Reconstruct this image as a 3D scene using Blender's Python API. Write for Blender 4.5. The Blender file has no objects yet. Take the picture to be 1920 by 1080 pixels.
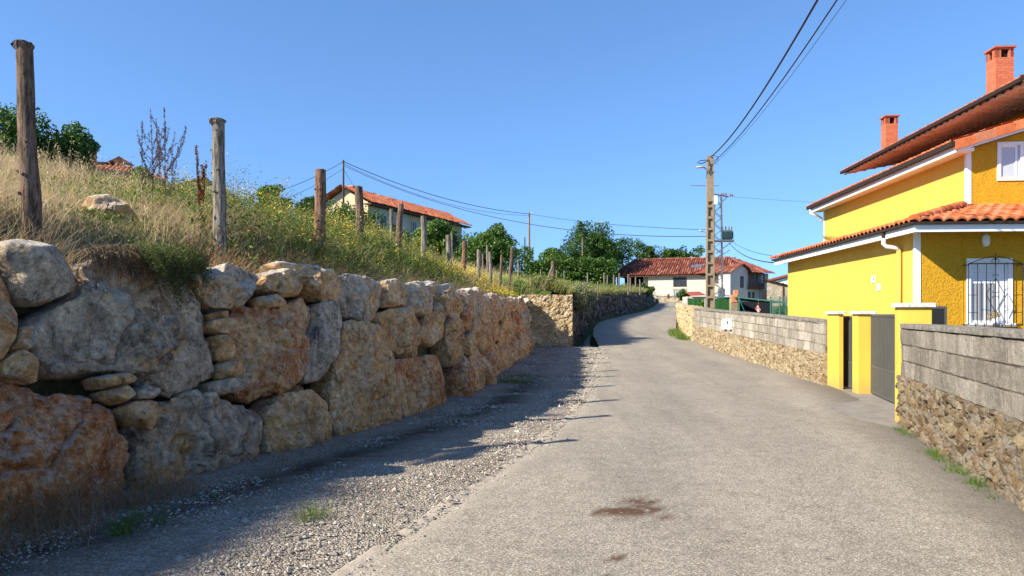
import bpy, math, random
import numpy as np
from mathutils import Vector
random.seed(11); rng = np.random.default_rng(11)
SC = bpy.context.scene
COL = SC.collection
rad = math.radians
# ---------------------------------------------------------------- camera
F = 1387.0; HV = 589.0
cam_d = bpy.data.cameras.new('camera'); cam = bpy.data.objects.new('camera', cam_d); COL.objects.link(cam)
cam.location = (0, 0, 1.6); cam.rotation_euler = (rad(90), 0, 0)
cam_d.sensor_width = 36; cam_d.lens = 36*F/1920; cam_d.shift_y = (HV-540)/1920.0
cam_d.clip_start = .05; cam_d.clip_end = 3000
SC.camera = cam
# ---------------------------------------------------------------- light
SUN = Vector((.885, .45, -.69)).normalized()          # travel direction of the light
elev = math.asin(-SUN.z)
az = math.atan2(-SUN.x, -SUN.y)                        # clockwise from +Y
w = bpy.data.worlds.new('World'); SC.world = w; w.use_nodes = True
wn = w.node_tree; sky = wn.nodes.new('ShaderNodeTexSky'); sky.sky_type = 'NISHITA'; sky.sun_disc = False
sky.sun_elevation = elev; sky.sun_rotation = az; sky.altitude = 100; sky.air_density = .75; sky.dust_density = .15; sky.ozone_density = 2.8
bg = wn.nodes['Background']; bg.inputs[1].default_value = .106
tcw = wn.nodes.new('ShaderNodeTexCoord'); mpw = wn.nodes.new('ShaderNodeMapping'); mpw.inputs['Location'].default_value = (0, 0, .15); mpw.inputs['Scale'].default_value = (1, 1, .8)
wn.links.new(tcw.outputs['Generated'], mpw.inputs[0]); wn.links.new(mpw.outputs[0], sky.inputs[0])
hsw = wn.nodes.new('ShaderNodeHueSaturation'); hsw.inputs['Saturation'].default_value = 1.12
wn.links.new(sky.outputs[0], hsw.inputs['Color']); wn.links.new(hsw.outputs[0], bg.inputs[0])
sd = bpy.data.lights.new('sun', 'SUN'); so = bpy.data.objects.new('sun', sd); COL.objects.link(so)
sd.energy = 4.0; sd.angle = rad(.55); sd.color = (1, .91, .76)
so.rotation_euler = SUN.to_track_quat('-Z', 'Y').to_euler()
so.location = (-20, -10, 30)
SC.view_settings.view_transform = 'Standard'; SC.view_settings.look = 'None'
SC.view_settings.exposure = 1.45; SC.view_settings.gamma = 1; SC.view_settings.use_curve_mapping = False
SC.cycles.max_bounces = 6; SC.cycles.diffuse_bounces = 4; SC.cycles.transparent_max_bounces = 6

# ---------------------------------------------------------------- helpers
def at(u, v, Y):
    return np.array([(u-960)/F*Y, Y, 1.6+(HV-v)/F*Y])
def tagit(o, label=None, cat=None, group=None, kind=None):
    if label: o['label'] = label
    if cat: o['category'] = cat
    if group: o['group'] = group
    if kind: o['kind'] = kind
    return o
def mesh_obj(name, V, faces, mat, parent=None, origin=None, smooth=False, attrs=None, label=None, cat=None, group=None, kind=None, mats=None, mi=None):
    """faces: (n,4) or (n,3) array, or list of arrays of both"""
    V = np.asarray(V, dtype=np.float64)
    if isinstance(faces, np.ndarray): faces = [faces]
    faces = [np.asarray(f, dtype=np.int32) for f in faces if len(f)]
    if origin is None:
        mn, mx = V.min(0), V.max(0)
        origin = np.array([(mn[0]+mx[0])/2, (mn[1]+mx[1])/2, mn[2] if parent is None else (mn[2]+mx[2])/2])
    origin = np.asarray(origin, float)
    me = bpy.data.meshes.new(name)
    me.vertices.add(len(V)); me.vertices.foreach_set('co', (V-origin).astype(np.float32).ravel())
    nl = sum(f.size for f in faces); nf = sum(len(f) for f in faces)
    me.loops.add(nl); me.polygons.add(nf)
    me.loops.foreach_set('vertex_index', np.concatenate([f.ravel() for f in faces]))
    sizes = np.concatenate([np.full(len(f), f.shape[1], dtype=np.int32) for f in faces])
    starts = np.concatenate([[0], np.cumsum(sizes)[:-1]]).astype(np.int32)
    me.polygons.foreach_set('loop_start', starts)
    try: me.polygons.foreach_set('loop_total', sizes)
    except Exception: pass
    if mi is not None: me.polygons.foreach_set('material_index', np.asarray(mi, dtype=np.int32))
    me.update(calc_edges=True)
    me.polygons.foreach_set('use_smooth', np.full(nf, bool(smooth)))
    if attrs:
        for k, a in attrs.items():
            a = np.asarray(a, dtype=np.float32)
            if a.ndim == 1:
                t = me.attributes.new(k, 'FLOAT', 'POINT'); t.data.foreach_set('value', a)
            else:
                t = me.attributes.new(k, 'FLOAT_COLOR', 'POINT')
                if a.shape[1] == 3: a = np.concatenate([a, np.ones((len(a), 1), np.float32)], 1)
                t.data.foreach_set('color', a.ravel())
    for m in (mats or [mat]): me.materials.append(m)
    o = bpy.data.objects.new(name, me); COL.objects.link(o)
    if parent is not None:
        o.parent = parent
        o.location = tuple(origin-np.array(world_loc(parent)))
    else: o.location = tuple(origin)
    o['_wx'], o['_wy'], o['_wz'] = [float(c) for c in origin]
    return tagit(o, label, cat, group, kind)
def world_loc(o): return (o['_wx'], o['_wy'], o['_wz'])
def empty(name, loc, label, cat, group=None, kind=None):
    o = bpy.data.objects.new(name, None); COL.objects.link(o); o.location = tuple(float(c) for c in loc)
    o.empty_display_size = .2
    o['_wx'], o['_wy'], o['_wz'] = [float(c) for c in loc]
    return tagit(o, label, cat, group, kind)
class Fr:
    """a frame: local x right, y forward, z up, turned clockwise by ang"""
    def __init__(s, o=(0, 0, 0), ang=0.0):
        s.o = np.array(o, float); c, n = math.cos(ang), math.sin(ang)
        s.x = np.array([c, -n, 0]); s.y = np.array([n, c, 0]); s.z = np.array([0, 0, 1.])
    def __call__(s, P):
        P = np.asarray(P, float)
        return s.o+P[..., 0:1]*s.x+P[..., 1:2]*s.y+P[..., 2:3]*s.z
    def p(s, x, y, z=0): return s(np.array([x, y, z]))
W0 = Fr()
class MB:
    def __init__(s, fr=W0): s.V = []; s.Q = []; s.T = []; s.n = 0; s.fr = fr; s.A = []
    def add(s, V, Q=None, T=None, world=False):
        V = np.asarray(V, float)
        if not world: V = s.fr(V)
        if Q is not None and len(Q): s.Q.append(np.asarray(Q)+s.n)
        if T is not None and len(T): s.T.append(np.asarray(T)+s.n)
        s.V.append(V); s.n += len(V); return s
    def box(s, x0, x1, y0, y1, z0, z1):
        V = [(x0, y0, z0), (x1, y0, z0), (x1, y1, z0), (x0, y1, z0), (x0, y0, z1), (x1, y0, z1), (x1, y1, z1), (x0, y1, z1)]
        return s.add(V, [(0, 3, 2, 1), (4, 5, 6, 7), (0, 1, 5, 4), (1, 2, 6, 5), (2, 3, 7, 6), (3, 0, 4, 7)])
    def bbox(s, x0, x1, y0, y1, z0, z1, b=.01):
        """box with chamfered edges (top and sides)"""
        def ring(i, z): return [(x0+i, y0, z), (x1-i, y0, z), (x1, y0+i, z), (x1, y1-i, z), (x1-i, y1, z), (x0+i, y1, z), (x0, y1-i, z), (x0, y0+i, z)]
        def ring2(z): return [(x0+b, y0+b, z)]*1
        V = ring(b, z0)+ring(b, z1-b)
        def inner(z):
            return [(x0+b, y0+b, z), (x1-b, y0+b, z), (x1-b, y0+b, z), (x1-b, y1-b, z), (x1-b, y1-b, z), (x0+b, y1-b, z), (x0+b, y1-b, z), (x0+b, y0+b, z)]
        V = V+inner(z1)
        Q = []
        for r in (0, 8):
            for i in range(8):
                j = (i+1) % 8; Q.append((r+i, r+j, r+8+j, r+8+i))
        Q.append((16, 18, 20, 22)); Q.append((0, 6, 4, 2))
        Q.append((0, 2, 1, 1)[:4]) if False else None
        return s.add(V, [q for q in Q if q])
    def hexa(s, P8): return s.add(P8, [(0, 3, 2, 1), (4, 5, 6, 7), (0, 1, 5, 4), (1, 2, 6, 5), (2, 3, 7, 6), (3, 0, 4, 7)])
    def quad(s, a, b, c, d): return s.add([a, b, c, d], [(0, 1, 2, 3)])
    def tri(s, a, b, c): return s.add([a, b, c], None, [(0, 1, 2)])
    def prism(s, poly, d):
        """extrude a convex-ish polygon (list of 3d points) by vector d"""
        n = len(poly); P = np.array(poly, float); V = np.concatenate([P, P+np.array(d)])
        T = [(0, i+1, i) for i in range(1, n-1)]+[(n, n+i, n+i+1) for i in range(1, n-1)]
        Q = [(i, (i+1) % n, n+(i+1) % n, n+i) for i in range(n)]
        return s.add(V, Q, T)
    def tube(s, pts, r, seg=8, caps=True, world=False):
        P = np.array(pts, float) if world else s.fr(np.array(pts, float))
        n = len(P); r = np.broadcast_to(np.asarray(r, float), (n,))
        T = np.gradient(P, axis=0); T /= np.linalg.norm(T, axis=1)[:, None]+1e-12
        up = np.array([0, 0, 1.]) if abs(T[0][2]) < .9 else np.array([1., 0, 0])
        V = []
        for i in range(n):
            a = np.cross(T[i], up); a /= np.linalg.norm(a); b = np.cross(a, T[i])
            up = b
            th = np.arange(seg)*2*math.pi/seg
            V.append(P[i]+r[i]*(np.cos(th)[:, None]*a+np.sin(th)[:, None]*b))
        V = np.concatenate(V); Q = []
        i = np.arange(n-1)[:, None]*seg; j = np.arange(seg)[None]; k = (j+1) % seg
        Q = np.stack([i+j, i+k, i+k+seg, i+j+seg], -1).reshape(-1, 4)
        Tr = []
        if caps:
            V = np.concatenate([V, P[:1], P[-1:]]); c0 = n*seg
            Tr = [(c0, (q+1) % seg, q) for q in range(seg)]+[(c0+1, (n-1)*seg+q, (n-1)*seg+(q+1) % seg) for q in range(seg)]
        return s.add(V, Q, Tr, world=True)
    def grid(s, P, flip=False, world=False):
        P = np.asarray(P, float); a, b = P.shape[:2]
        i = np.arange(a-1)[:, None]*b; j = np.arange(b-1)[None]
        Q = np.stack([i+j, i+j+1, i+j+1+b, i+j+b], -1).reshape(-1, 4)
        if flip: Q = Q[:, ::-1]
        return s.add(P.reshape(-1, 3), Q, world=world)
    def build(s, name, mat, parent=None, **k):
        V = np.concatenate(s.V); f = []
        if s.Q: f.append(np.concatenate(s.Q))
        if s.T: f.append(np.concatenate(s.T))
        return mesh_obj(name, V, f, mat, parent, **k)

# ---- numpy noise
def _h(ix, iy, iz, seed):
    ix, iy, iz = np.atleast_1d(ix), np.atleast_1d(iy), np.atleast_1d(iz)
    n = (ix.astype(np.int64)*374761393+iy.astype(np.int64)*668265263+iz.astype(np.int64)*1274126177+seed*974711) & 0xffffffff
    n = ((n ^ (n >> 13))*1274126177) & 0xffffffff
    n = ((n ^ (n >> 16))*2246822519) & 0xffffffff
    return ((n ^ (n >> 15)) & 0xffffff)/float(0xffffff)
def vnoise(P, seed=0):
    P = np.asarray(P, float)
    if P.ndim == 1: return float(vnoise(P[None], seed)[0])
    I = np.floor(P); f = P-I; f = f*f*f*(f*(f*6-15)+10); I = I.astype(np.int64)
    r = 0
    for dx in (0, 1):
        for dy in (0, 1):
            for dz in (0, 1):
                wt = (f[..., 0] if dx else 1-f[..., 0])*(f[..., 1] if dy else 1-f[..., 1])*(f[..., 2] if dz else 1-f[..., 2])
                r = r+wt*_h(I[..., 0]+dx, I[..., 1]+dy, I[..., 2]+dz, seed)
    return r*2-1
def fbm(P, oct=4, seed=0, gain=.5, ridge=False):
    P = np.asarray(P, float); a = 1; r = 0; t = 0
    for o in range(oct):
        n = vnoise(P*(2.03**o)+o*17.3, seed+o)
        if ridge: n = 1-2*abs(n)
        r = r+a*n; t += a; a *= gain
    return r/t
def worley(P, pts):
    """nearest and second nearest distance + index, brute force in chunks (any dimension)"""
    P = np.asarray(P, float); out1 = np.empty(len(P)); out2 = np.empty(len(P)); idx = np.empty(len(P), int)
    ch = max(1, int(3e6//max(1, len(pts))))
    for i in range(0, len(P), ch):
        d = ((P[i:i+ch, None, :]-pts[None])**2).sum(-1)
        k = np.argmin(d, 1); out1[i:i+ch] = d[np.arange(len(d)), k]; idx[i:i+ch] = k
        d[np.arange(len(d)), k] = 1e9; out2[i:i+ch] = d.min(1)
    return np.sqrt(out1), np.sqrt(out2), idx

# ---- materials
class Mt:
    def __init__(s, name, rough=.85, spec=.3):
        s.m = bpy.data.materials.new(name); s.m.use_nodes = True; s.t = s.m.node_tree; s.b = s.t.nodes['Principled BSDF']
        s.b.inputs['Roughness'].default_value = rough; s.b.inputs['Specular IOR Level'].default_value = spec
        s.tc = s.t.nodes.new('ShaderNodeTexCoord'); s.co = s.tc.outputs['Object']
    def new(s, t): return s.t.nodes.new(t)
    def link(s, a, b): s.t.links.new(a, b)
    def put(s, v, sock):
        if isinstance(v, (int, float)): sock.default_value = v
        elif isinstance(v, tuple): sock.default_value = v if len(v) == 4 or sock.type == 'VECTOR' else v+(1,)
        else: s.link(v, sock)
    def map(s, scale, co=None, loc=(0, 0, 0)):
        n = s.new('ShaderNodeMapping'); s.link(co or s.co, n.inputs[0]); n.inputs['Scale'].default_value = scale if isinstance(scale, tuple) else (scale,)*3
        n.inputs['Location'].default_value = loc; return n.outputs[0]
    def noise(s, scale, detail=4, rough=.55, co=None, dist=0, color=False):
        n = s.new('ShaderNodeTexNoise'); s.link(co or s.co, n.inputs['Vector']); n.inputs['Scale'].default_value = scale
        n.inputs['Detail'].default_value = detail; n.inputs['Roughness'].default_value = rough; n.inputs['Distortion'].default_value = dist
        return n.outputs[1 if color else 0]
    def vor(s, scale, feature='F1', co=None, out=0, rnd=1):
        n = s.new('ShaderNodeTexVoronoi'); s.link(co or s.co, n.inputs['Vector']); n.inputs['Scale'].default_value = scale; n.feature = feature
        n.inputs['Randomness'].default_value = rnd
        return n.outputs[out]
    def ramp(s, f, stops, interp='LINEAR'):
        n = s.new('ShaderNodeValToRGB'); s.link(f, n.inputs[0]); r = n.color_ramp; r.interpolation = interp
        while len(r.elements) < len(stops): r.elements.new(.5)
        for e, (p, c) in zip(r.elements, stops):
            e.position = p; e.color = (c, c, c, 1) if isinstance(c, (int, float)) else tuple(c)+(1,)
        return n.outputs[0]
    def mix(s, f, a, b, mode='MIX'):
        n = s.new('ShaderNodeMix'); n.data_type = 'RGBA'; n.blend_type = mode
        s.put(f, n.inputs[0]); s.put(a, n.inputs[6]); s.put(b, n.inputs[7]); return n.outputs[2]
    def math(s, op, a, b=0.0, c=None, clamp=False):
        n = s.new('ShaderNodeMath'); n.operation = op; n.use_clamp = clamp; s.put(a, n.inputs[0]); s.put(b, n.inputs[1])
        if c is not None: s.put(c, n.inputs[2])
        return n.outputs[0]
    def attr(s, name, out='Fac'):
        n = s.new('ShaderNodeAttribute'); n.attribute_name = name; return n.outputs[out]
    def bump(s, h, strength=.5, dist=.02, base=None):
        n = s.new('ShaderNodeBump'); s.link(h, n.inputs['Height']); n.inputs['Strength'].default_value = strength; n.inputs['Distance'].default_value = dist
        if base is not None: s.link(base, n.inputs['Normal'])
        s.link(n.outputs[0], s.b.inputs['Normal']); return n.outputs[0]
    def color(s, c): s.put(c, s.b.inputs['Base Color']); return s
    def done(s): return s.m
def simple(name, col, rough=.7, var=.12, sc=6, bump=.15, metal=0, dirt=None, bs=60, bd=.004):
    m = Mt(name, rough); d = tuple(c*(1-var) for c in col); l = tuple(min(1, c*(1+var)) for c in col)
    c = m.ramp(m.noise(sc, 5, .6), [(.3, d), (.7, l)])
    if dirt: c = m.mix(m.ramp(m.noise(sc*.6, 6, .65), [(.5, 0), (.75, .7)]), c, dirt)
    m.color(c); m.b.inputs['Metallic'].default_value = metal
    if bump: m.bump(m.noise(bs, 4), bump, bd)
    return m.done()
# ================================================================ layout curves
def curve(pts):
    P = np.array(pts, float)
    ys, xs = P[:, 0], P[:, 1]
    # monotone-ish cubic through points
    m = np.gradient(xs, ys)
    def f(y):
        y = np.asarray(y, float); k = np.clip(np.searchsorted(ys, y)-1, 0, len(ys)-2)
        h = ys[k+1]-ys[k]; t = (y-ys[k])/h; tc = np.clip(t, 0, 1)
        v = (2*tc**3-3*tc**2+1)*xs[k]+(tc**3-2*tc**2+tc)*h*m[k]+(-2*tc**3+3*tc**2)*xs[k+1]+(tc**3-tc**2)*h*m[k+1]
        v = np.where(t < 0, xs[0]+(y-ys[0])*m[0], v); return np.where(t > 1, xs[-1]+(y-ys[-1])*m[-1], v)
    return f
zr = curve([(-30, 0), (0, 0), (8, 0), (14, 0.0), (22, .13), (31, .44), (38, .72), (45, 1.1), (53, 1.42), (65, 1.9), (80, 2.6), (92, 3.1), (105, 3.3), (130, 3.5), (300, 3.6)])
XL = curve([(-8, -4.6), (0, -2.4), (5.2, -.82), (7.23, -.21), (11.5, .89), (19.6, 2.2), (28, 3.3), (36, 3.95), (45, 5.35), (53, 7.7), (65, 11.7), (80, 15.6), (92, 18.2), (104, 20.5)])
XR = curve([(-8, 1.2), (0, 2.7), (5.97, 4.3), (10.7, 5.62), (16.2, 6.9), (24, 7.35), (31, 7.6), (38, 8.45), (45, 9.95), (53, 11.8), (65, 14.7), (80, 18.6), (92, 22.2), (104, 26)])
# outer face of the left retaining walls
XW = curve([(-8, -7.3), (0, -5.2), (5.4, -3.74), (6.5, -3.28), (8.2, -2.7), (9.44, -2.22), (11.1, -1.6), (14.3, -.85), (20, -.15), (27.7, .72), (28.6, 2.2), (36, 3.05), (45, 4.75), (53, 7.1), (65, 11.05), (80, 15.0), (92, 17.7), (110, 21)])
XWf = XW
XW_near = curve([(-8, -7.3), (0, -5.2), (5.4, -3.74), (6.5, -3.28), (8.2, -2.7), (9.44, -2.22), (11.1, -1.6), (14.3, -.85), (20, -.15), (27.7, .8), (34, 1.5)])
ztop = curve([(-8, 2.1), (0, 2.1), (8, 2.2), (14, 2.2), (20, 2.2), (28, 2.32), (36, 2.45), (45, 2.75), (53, 3.05), (65, 3.45), (80, 3.9), (92, 4.2), (130, 4.6)])
def table(f, a=-40, b=430, n=9401):
    yy = np.linspace(a, b, n); vv = f(yy); return lambda y: np.interp(y, yy, vv)
XW = lambda y: np.where(np.asarray(y) < 27.7, XW_near(y), np.where(np.asarray(y) < 28.6, XW_near(27.7)+(XWfar(28.6)-XW_near(27.7))*(np.asarray(y)-27.7)/.9, XWfar(y)))
XWfar = curve([(28.6, 2.2), (32, 2.6), (36, 3.05), (45, 4.75), (53, 7.1), (65, 11.05), (80, 15.0), (92, 17.7), (110, 21)])
zr, XL, XR, XW, XW_near, ztop = [table(f) for f in (zr, XL, XR, XW, XW_near, ztop)]
def sstep(a, b, x): t = np.clip((x-a)/(b-a), 0, 1); return t*t*(3-2*t)
def hillz(x, y):
    """height of the bank and hill left of the walls"""
    y = np.asarray(y, float); x = np.asarray(x, float)
    m = (XW(y+1.5)-XW(y-1.5))/3.; d = (XW(y)-x)/np.sqrt(1+np.clip(m, 0, .35)**2)
    d = np.maximum(d, 0)
    s1 = np.interp(y, [0, 10, 20, 28, 40, 60, 90], [.25, .25, .27, .24, .2, .15, .1])
    z = ztop(y)+s1*np.minimum(d, 6)+np.interp(y, [12, 40], [.09, .2])*np.clip(d-6, 0, 20)+.04*np.clip(d-26, 0, 400)
    k = sstep(40, 75, y)*.55
    z = z-k*(.2*np.clip(d-6, 0, 20))*.35
    P = np.stack([x, y, 0*x], -1)
    z = z-.40*(1-sstep(.75, 1.5, d))*(y < 28.5)
    z = z+sstep(.3, 2.5, d)*(.10*vnoise(P*.8, 3)+.16*vnoise(P*.31, 5))
    return z
# ================================================================ ground
def m_ground():
    m = Mt('soil_and_turf', .95, .1)
    n = m.noise(.5, 6, .65); n2 = m.noise(9, 6, .7)
    g = m.ramp(n2, [(.3, (.045, .075, .018)), (.7, (.11, .15, .035))]); s = m.ramp(n2, [(.3, (.09, .065, .035)), (.7, (.22, .165, .09))])
    y = m.new('ShaderNodeSeparateXYZ'); m.link(m.co, y.inputs[0])
    f = m.math('ADD', m.ramp(m.math('MULTIPLY', y.outputs[1], .02), [(.26, 0), (.48, .7)]), m.math('MULTIPLY', n, .5), clamp=True)
    m.color(m.mix(f, s, g)); m.bump(n2, .8, .06); return m.done()
def m_gravel():
    m = Mt('pale_gravel', .95, .15)
    v = m.vor(34, out=1); vd = m.vor(34, 'DISTANCE_TO_EDGE'); v2 = m.vor(75, out=1)
    sep = m.new('ShaderNodeSeparateColor'); m.link(v, sep.inputs[0]); sep2 = m.new('ShaderNodeSeparateColor'); m.link(v2, sep2.inputs[0])
    st = m.ramp(sep.outputs[0], [(0, (.25, .21, .165)), (.45, (.42, .355, .28)), (1, (.60, .53, .43))])
    st = m.mix(.4, st, m.ramp(sep2.outputs[0], [(0, (.12, .105, .085)), (1, (.42, .38, .33))]))
    soil = m.ramp(m.noise(30, 6, .7), [(.3, (.17, .13, .092)), (.7, (.34, .275, .205))])
    f = m.ramp(m.noise(1.1, 7, .68), [(.36, .7), (.55, .05)])
    f2 = m.ramp(vd, [(0, 1), (.09, 0)])
    c = m.mix(f, st, soil); c = m.mix(m.math('MULTIPLY', f2, .75), c, (.07, .06, .05))
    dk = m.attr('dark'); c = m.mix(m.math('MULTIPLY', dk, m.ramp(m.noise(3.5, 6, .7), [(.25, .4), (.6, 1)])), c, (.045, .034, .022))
    m.color(c); b = m.bump(m.math('ADD', m.ramp(vd, [(0, 0), (.25, 1)]), m.math('MULTIPLY', m.noise(120, 3), .4)), .9, .012); return m.done()
def m_road():
    m = Mt('worn_asphalt', .82, .35)
    v = m.vor(110, out=1); sep = m.new('ShaderNodeSeparateColor'); m.link(v, sep.inputs[0])
    agg = m.ramp(sep.outputs[0], [(0, (.130, .114, .088)), (.5, (.275, .245, .194)), (.85, (.385, .345, .277)), (1, (.60, .54, .45))])
    n1 = m.noise(.55, 6, .6); n2 = m.noise(5, 8, .72); st = m.noise(1.0, 5, .6, co=m.map((1.6, .12, 1)))
    c = m.mix(m.ramp(n1, [(.35, .6), (.62, 0)]), agg, m.mix(.5, agg, (.17, .15, .122)))
    c = m.mix(1.0, c, m.ramp(st, [(.3, (.84, .83, .82)), (.55, (1, 1, 1)), (.72, (1.0, .99, .96))]), 'MULTIPLY')
    c = m.mix(1.0, c, m.ramp(n2, [(.32, (.78, .77, .75)), (.5, (1, 1, 1)), (.68, (1.10, 1.09, 1.07))]), 'MULTIPLY')
    pits = m.ramp(m.noise(26, 4, .8), [(.66, 0), (.74, 1)]); c = m.mix(m.math('MULTIPLY', pits, .55), c, (.06, .05, .04))
    cr = m.vor(.33, 'DISTANCE_TO_EDGE', co=m.mix(.14, m.co, m.noise(1.6, 7, .7, color=True)))
    crk = m.math('MULTIPLY', m.ramp(cr, [(0, 1), (.0035, 0)]), m.ramp(m.noise(.5, 3), [(.52, 0), (.60, .4)])); c = m.mix(crk, c, (.07, .06, .05))
    pat = m.vor(.16, out=1, co=m.map((1.6, .6, 1))); sp_ = m.new('ShaderNodeSeparateColor'); m.link(pat, sp_.inputs[0]); c = m.mix(1, c, m.ramp(sp_.outputs[0], [(.0, (.93, .93, .93)), (1, (1.04, 1.03, 1.02))]), 'MULTIPLY')
    # a few dark spots and the brown manure stain
    sp = m.vor(1.3); spn = m.ramp(sp, [(.018, 1), (.035, 0)]); c = m.mix(m.math('MULTIPLY', spn, .7), c, (.045, .035, .028))
    ed = m.attr('edge'); c = m.mix(m.math('MULTIPLY', ed, m.ramp(m.noise(3, 7, .75), [(.3, .15), (.65, 1)])), c, (.38, .325, .255))
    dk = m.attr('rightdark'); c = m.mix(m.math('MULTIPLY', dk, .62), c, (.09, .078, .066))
    sm = m.attr('stain'); c = m.mix(m.math('MULTIPLY', sm, m.ramp(m.noise(9, 8, .8), [(.43, 0), (.46, 1)])), c, (.085, .04, .018))
    wt = m.attr('wheel'); c = m.mix(1, c, m.mix(wt, (1, 1, 1), (.90, .90, .91)), 'MULTIPLY')
    m.color(c)
    m.bump(m.math('ADD', sep.outputs[1], m.math('MULTIPLY', m.noise(60, 5, .7), 1.2)), .55, .006); return m.done()
MG, MGV, MR = m_ground(), m_gravel(), m_road()
def build_ground():
    ys = np.concatenate([np.arange(-12, 28.2, .3), [28.35], np.arange(28.6, 60, .5), np.arange(60, 110, 1.2), np.arange(110, 420, 12)])
    dl = np.concatenate([[400, 200, 120, 90, 70, 55, 45, 38, 32, 28, 25], np.arange(23, 8, -1.2), np.arange(8, .45, -.35), [1.2, 1.0, .85]])
    rows = []
    for y in ys:
        xw = float(XW(y)); zt = zr(y)-.03
        row = [(xw-d, y, float(hillz(xw-d, y))-.02) for d in dl]
        row += [(xw-.72, y, float(zt)-.35)]
        ditch = float(sstep(28.2, 29.2, y)*(1-sstep(40, 44, y)))
        xl, xr = float(XL(y)), float(XR(y))
        # between wall and road
        for t, dz in ((0.0, -.12), (.3, -.55), (.75, -.5), (1.0, -.02)):
            row.append((xw-.1+(xl+.15-xw+.1)*t, y, float(zt)+dz*ditch))
        row.append((xl+.6, y, float(zt)))
        row.append(((xl+xr)/2, y, float(zt))); 
        for d in (0, 1, 2, 4, 8, 16, 32, 64, 140, 400): row.append((xr+d, y, float(zt)-.01))
        rows.append(row)
    g = MB(); g.grid(np.array(rows), flip=False)
    g.build('ground', MG, kind='structure', origin=(0, 0, 0), smooth=False)
    # gravel verge
    ys = np.arange(-8, 28.4, .2); T = np.linspace(0, 1, 26)
    P = []; D = []
    for y in ys:
        a, b = float(XW_near(y))-.3, float(XL(y))+.12
        if y > 27.7: a = a
        for t in T:
            x = a+(b-a)*t; u = t*(b-a)
            h = .05*vnoise(np.array([x*1.2, y*1.2, 0.]), 8)+.02*vnoise(np.array([x*4, y*4, 0.]), 9)
            z = zr(y)+.004+(.035+h*.6)*math.sin(math.pi*min(1, t))+.03*math.exp(-u/.3)
            if t == 1: z = float(zr(y))-.012
            P.append((x, y, float(z)))
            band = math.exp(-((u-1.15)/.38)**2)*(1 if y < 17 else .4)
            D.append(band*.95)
    P = np.array(P).reshape(len(ys), len(T), 3)
    g = MB(); g.grid(P)
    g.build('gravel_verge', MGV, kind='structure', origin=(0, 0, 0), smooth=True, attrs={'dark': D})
    # road
    ys = np.concatenate([np.arange(-12, 16, .12), np.arange(16, 60, .4), np.arange(60, 112, 1)]); T = np.linspace(0, 1, 90)
    Y, TT = np.meshgrid(ys, T, indexing='ij'); xl, xr = XL(Y), XR(Y)+.05
    wob = .07*fbm(np.stack([0*Y, Y*1.3, 0*Y], -1), 4, 5)
    X = xl+wob*(1-TT)+(xr-xl)*TT
    P = np.stack([X, Y, zr(Y)+.004+.012*fbm(np.stack([X*.5, Y*.5, 0*X], -1), 2, 7)+.012*sstep(0, .25, X-xl)], -1)
    near = 1-sstep(28, 31, Y)
    wheel = np.exp(-(((X-xl)/(xr-xl)-.30)/.09)**2)+np.exp(-(((X-xl)/(xr-xl)-.66)/.09)**2)
    edge = np.exp(-((X-xl)/.17)**2)*near*.95+.35*np.exp(-((xr-X)/.12)**2)*(Y > 0)
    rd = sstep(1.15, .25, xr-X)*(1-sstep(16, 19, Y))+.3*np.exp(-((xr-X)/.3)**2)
    # brown stain around (1190,955)
    s0 = at(1190, 955, 1.6*F/(955-HV)); stain = np.zeros_like(X)
    for (u, v, sx, sy, a) in ((1175, 965, .20, .13, 1), (1200, 945, .15, .12, 1), (1150, 962, .16, .07, .9), (1218, 958, .12, .07, .8), (1245, 972, .08, .05, .8), (1120, 966, .06, .04, .7), (1155, 1050, .07, .03, .8), (1045, 1072, .10, .04, .6)):
        s = at(u, v, 1.6*F/(v-HV)); stain = np.maximum(stain, a*np.exp(-((X-s[0])/sx)**2-((Y-s[1])/(sy))**2))
    stain = sstep(.15, .5, stain)
    g = MB(); g.grid(P)
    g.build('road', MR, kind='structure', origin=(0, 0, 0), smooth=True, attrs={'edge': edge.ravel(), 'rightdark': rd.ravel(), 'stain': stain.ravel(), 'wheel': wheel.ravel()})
    # concrete edge strip, broken
    conc = Mt('edge_concrete', .9); c = conc.ramp(conc.noise(7, 7, .75), [(.3, (.27, .23, .175)), (.6, (.42, .36, .285))]); conc.color(c); conc.bump(conc.noise(50, 5), .6, .01)
    mb = MB(); y = 3.2
    while y < 27:
        L = random.uniform(.5, 1.4); yy = np.linspace(y, y+L, 8); wd = random.uniform(.03, .10)
        hs = np.array([fbm(np.array([0, q*5, 3.]), 3, 4) for q in yy])*.03
        a = np.stack([XL(yy)-wd+hs, yy, zr(yy)+.020], -1); h2 = np.array([fbm(np.array([5., q*6, 3.]), 3, 6) for q in yy])*.05; b = np.stack([XL(yy)+.06+h2, yy, zr(yy)+.003], -1)
        a2 = a.copy(); a2[:, 0] += .03; a2[:, 2] += .006
        mb.grid(np.stack([a, a2, b+[.0, 0, .0]], 1)); y += L+(random.uniform(.1, .9) if random.random() < .6 else 0.02)
    mb.build('kerb_strip', conc.done(), kind='structure', origin=(0, 0, 0), smooth=True)
    # driveway apron in front of the gates
    ap = Mt('apron_concrete', .9); c = ap.ramp(ap.noise(3, 8, .7), [(.3, (.15, .135, .115)), (.7, (.27, .245, .205))]); c = ap.mix(ap.ramp(ap.vor(90), [(0, .3), (.5, 0)]), c, (.08, .07, .06)); ap.color(c); ap.bump(ap.noise(60, 5, .7), .6, .006)
    pts = []
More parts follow.
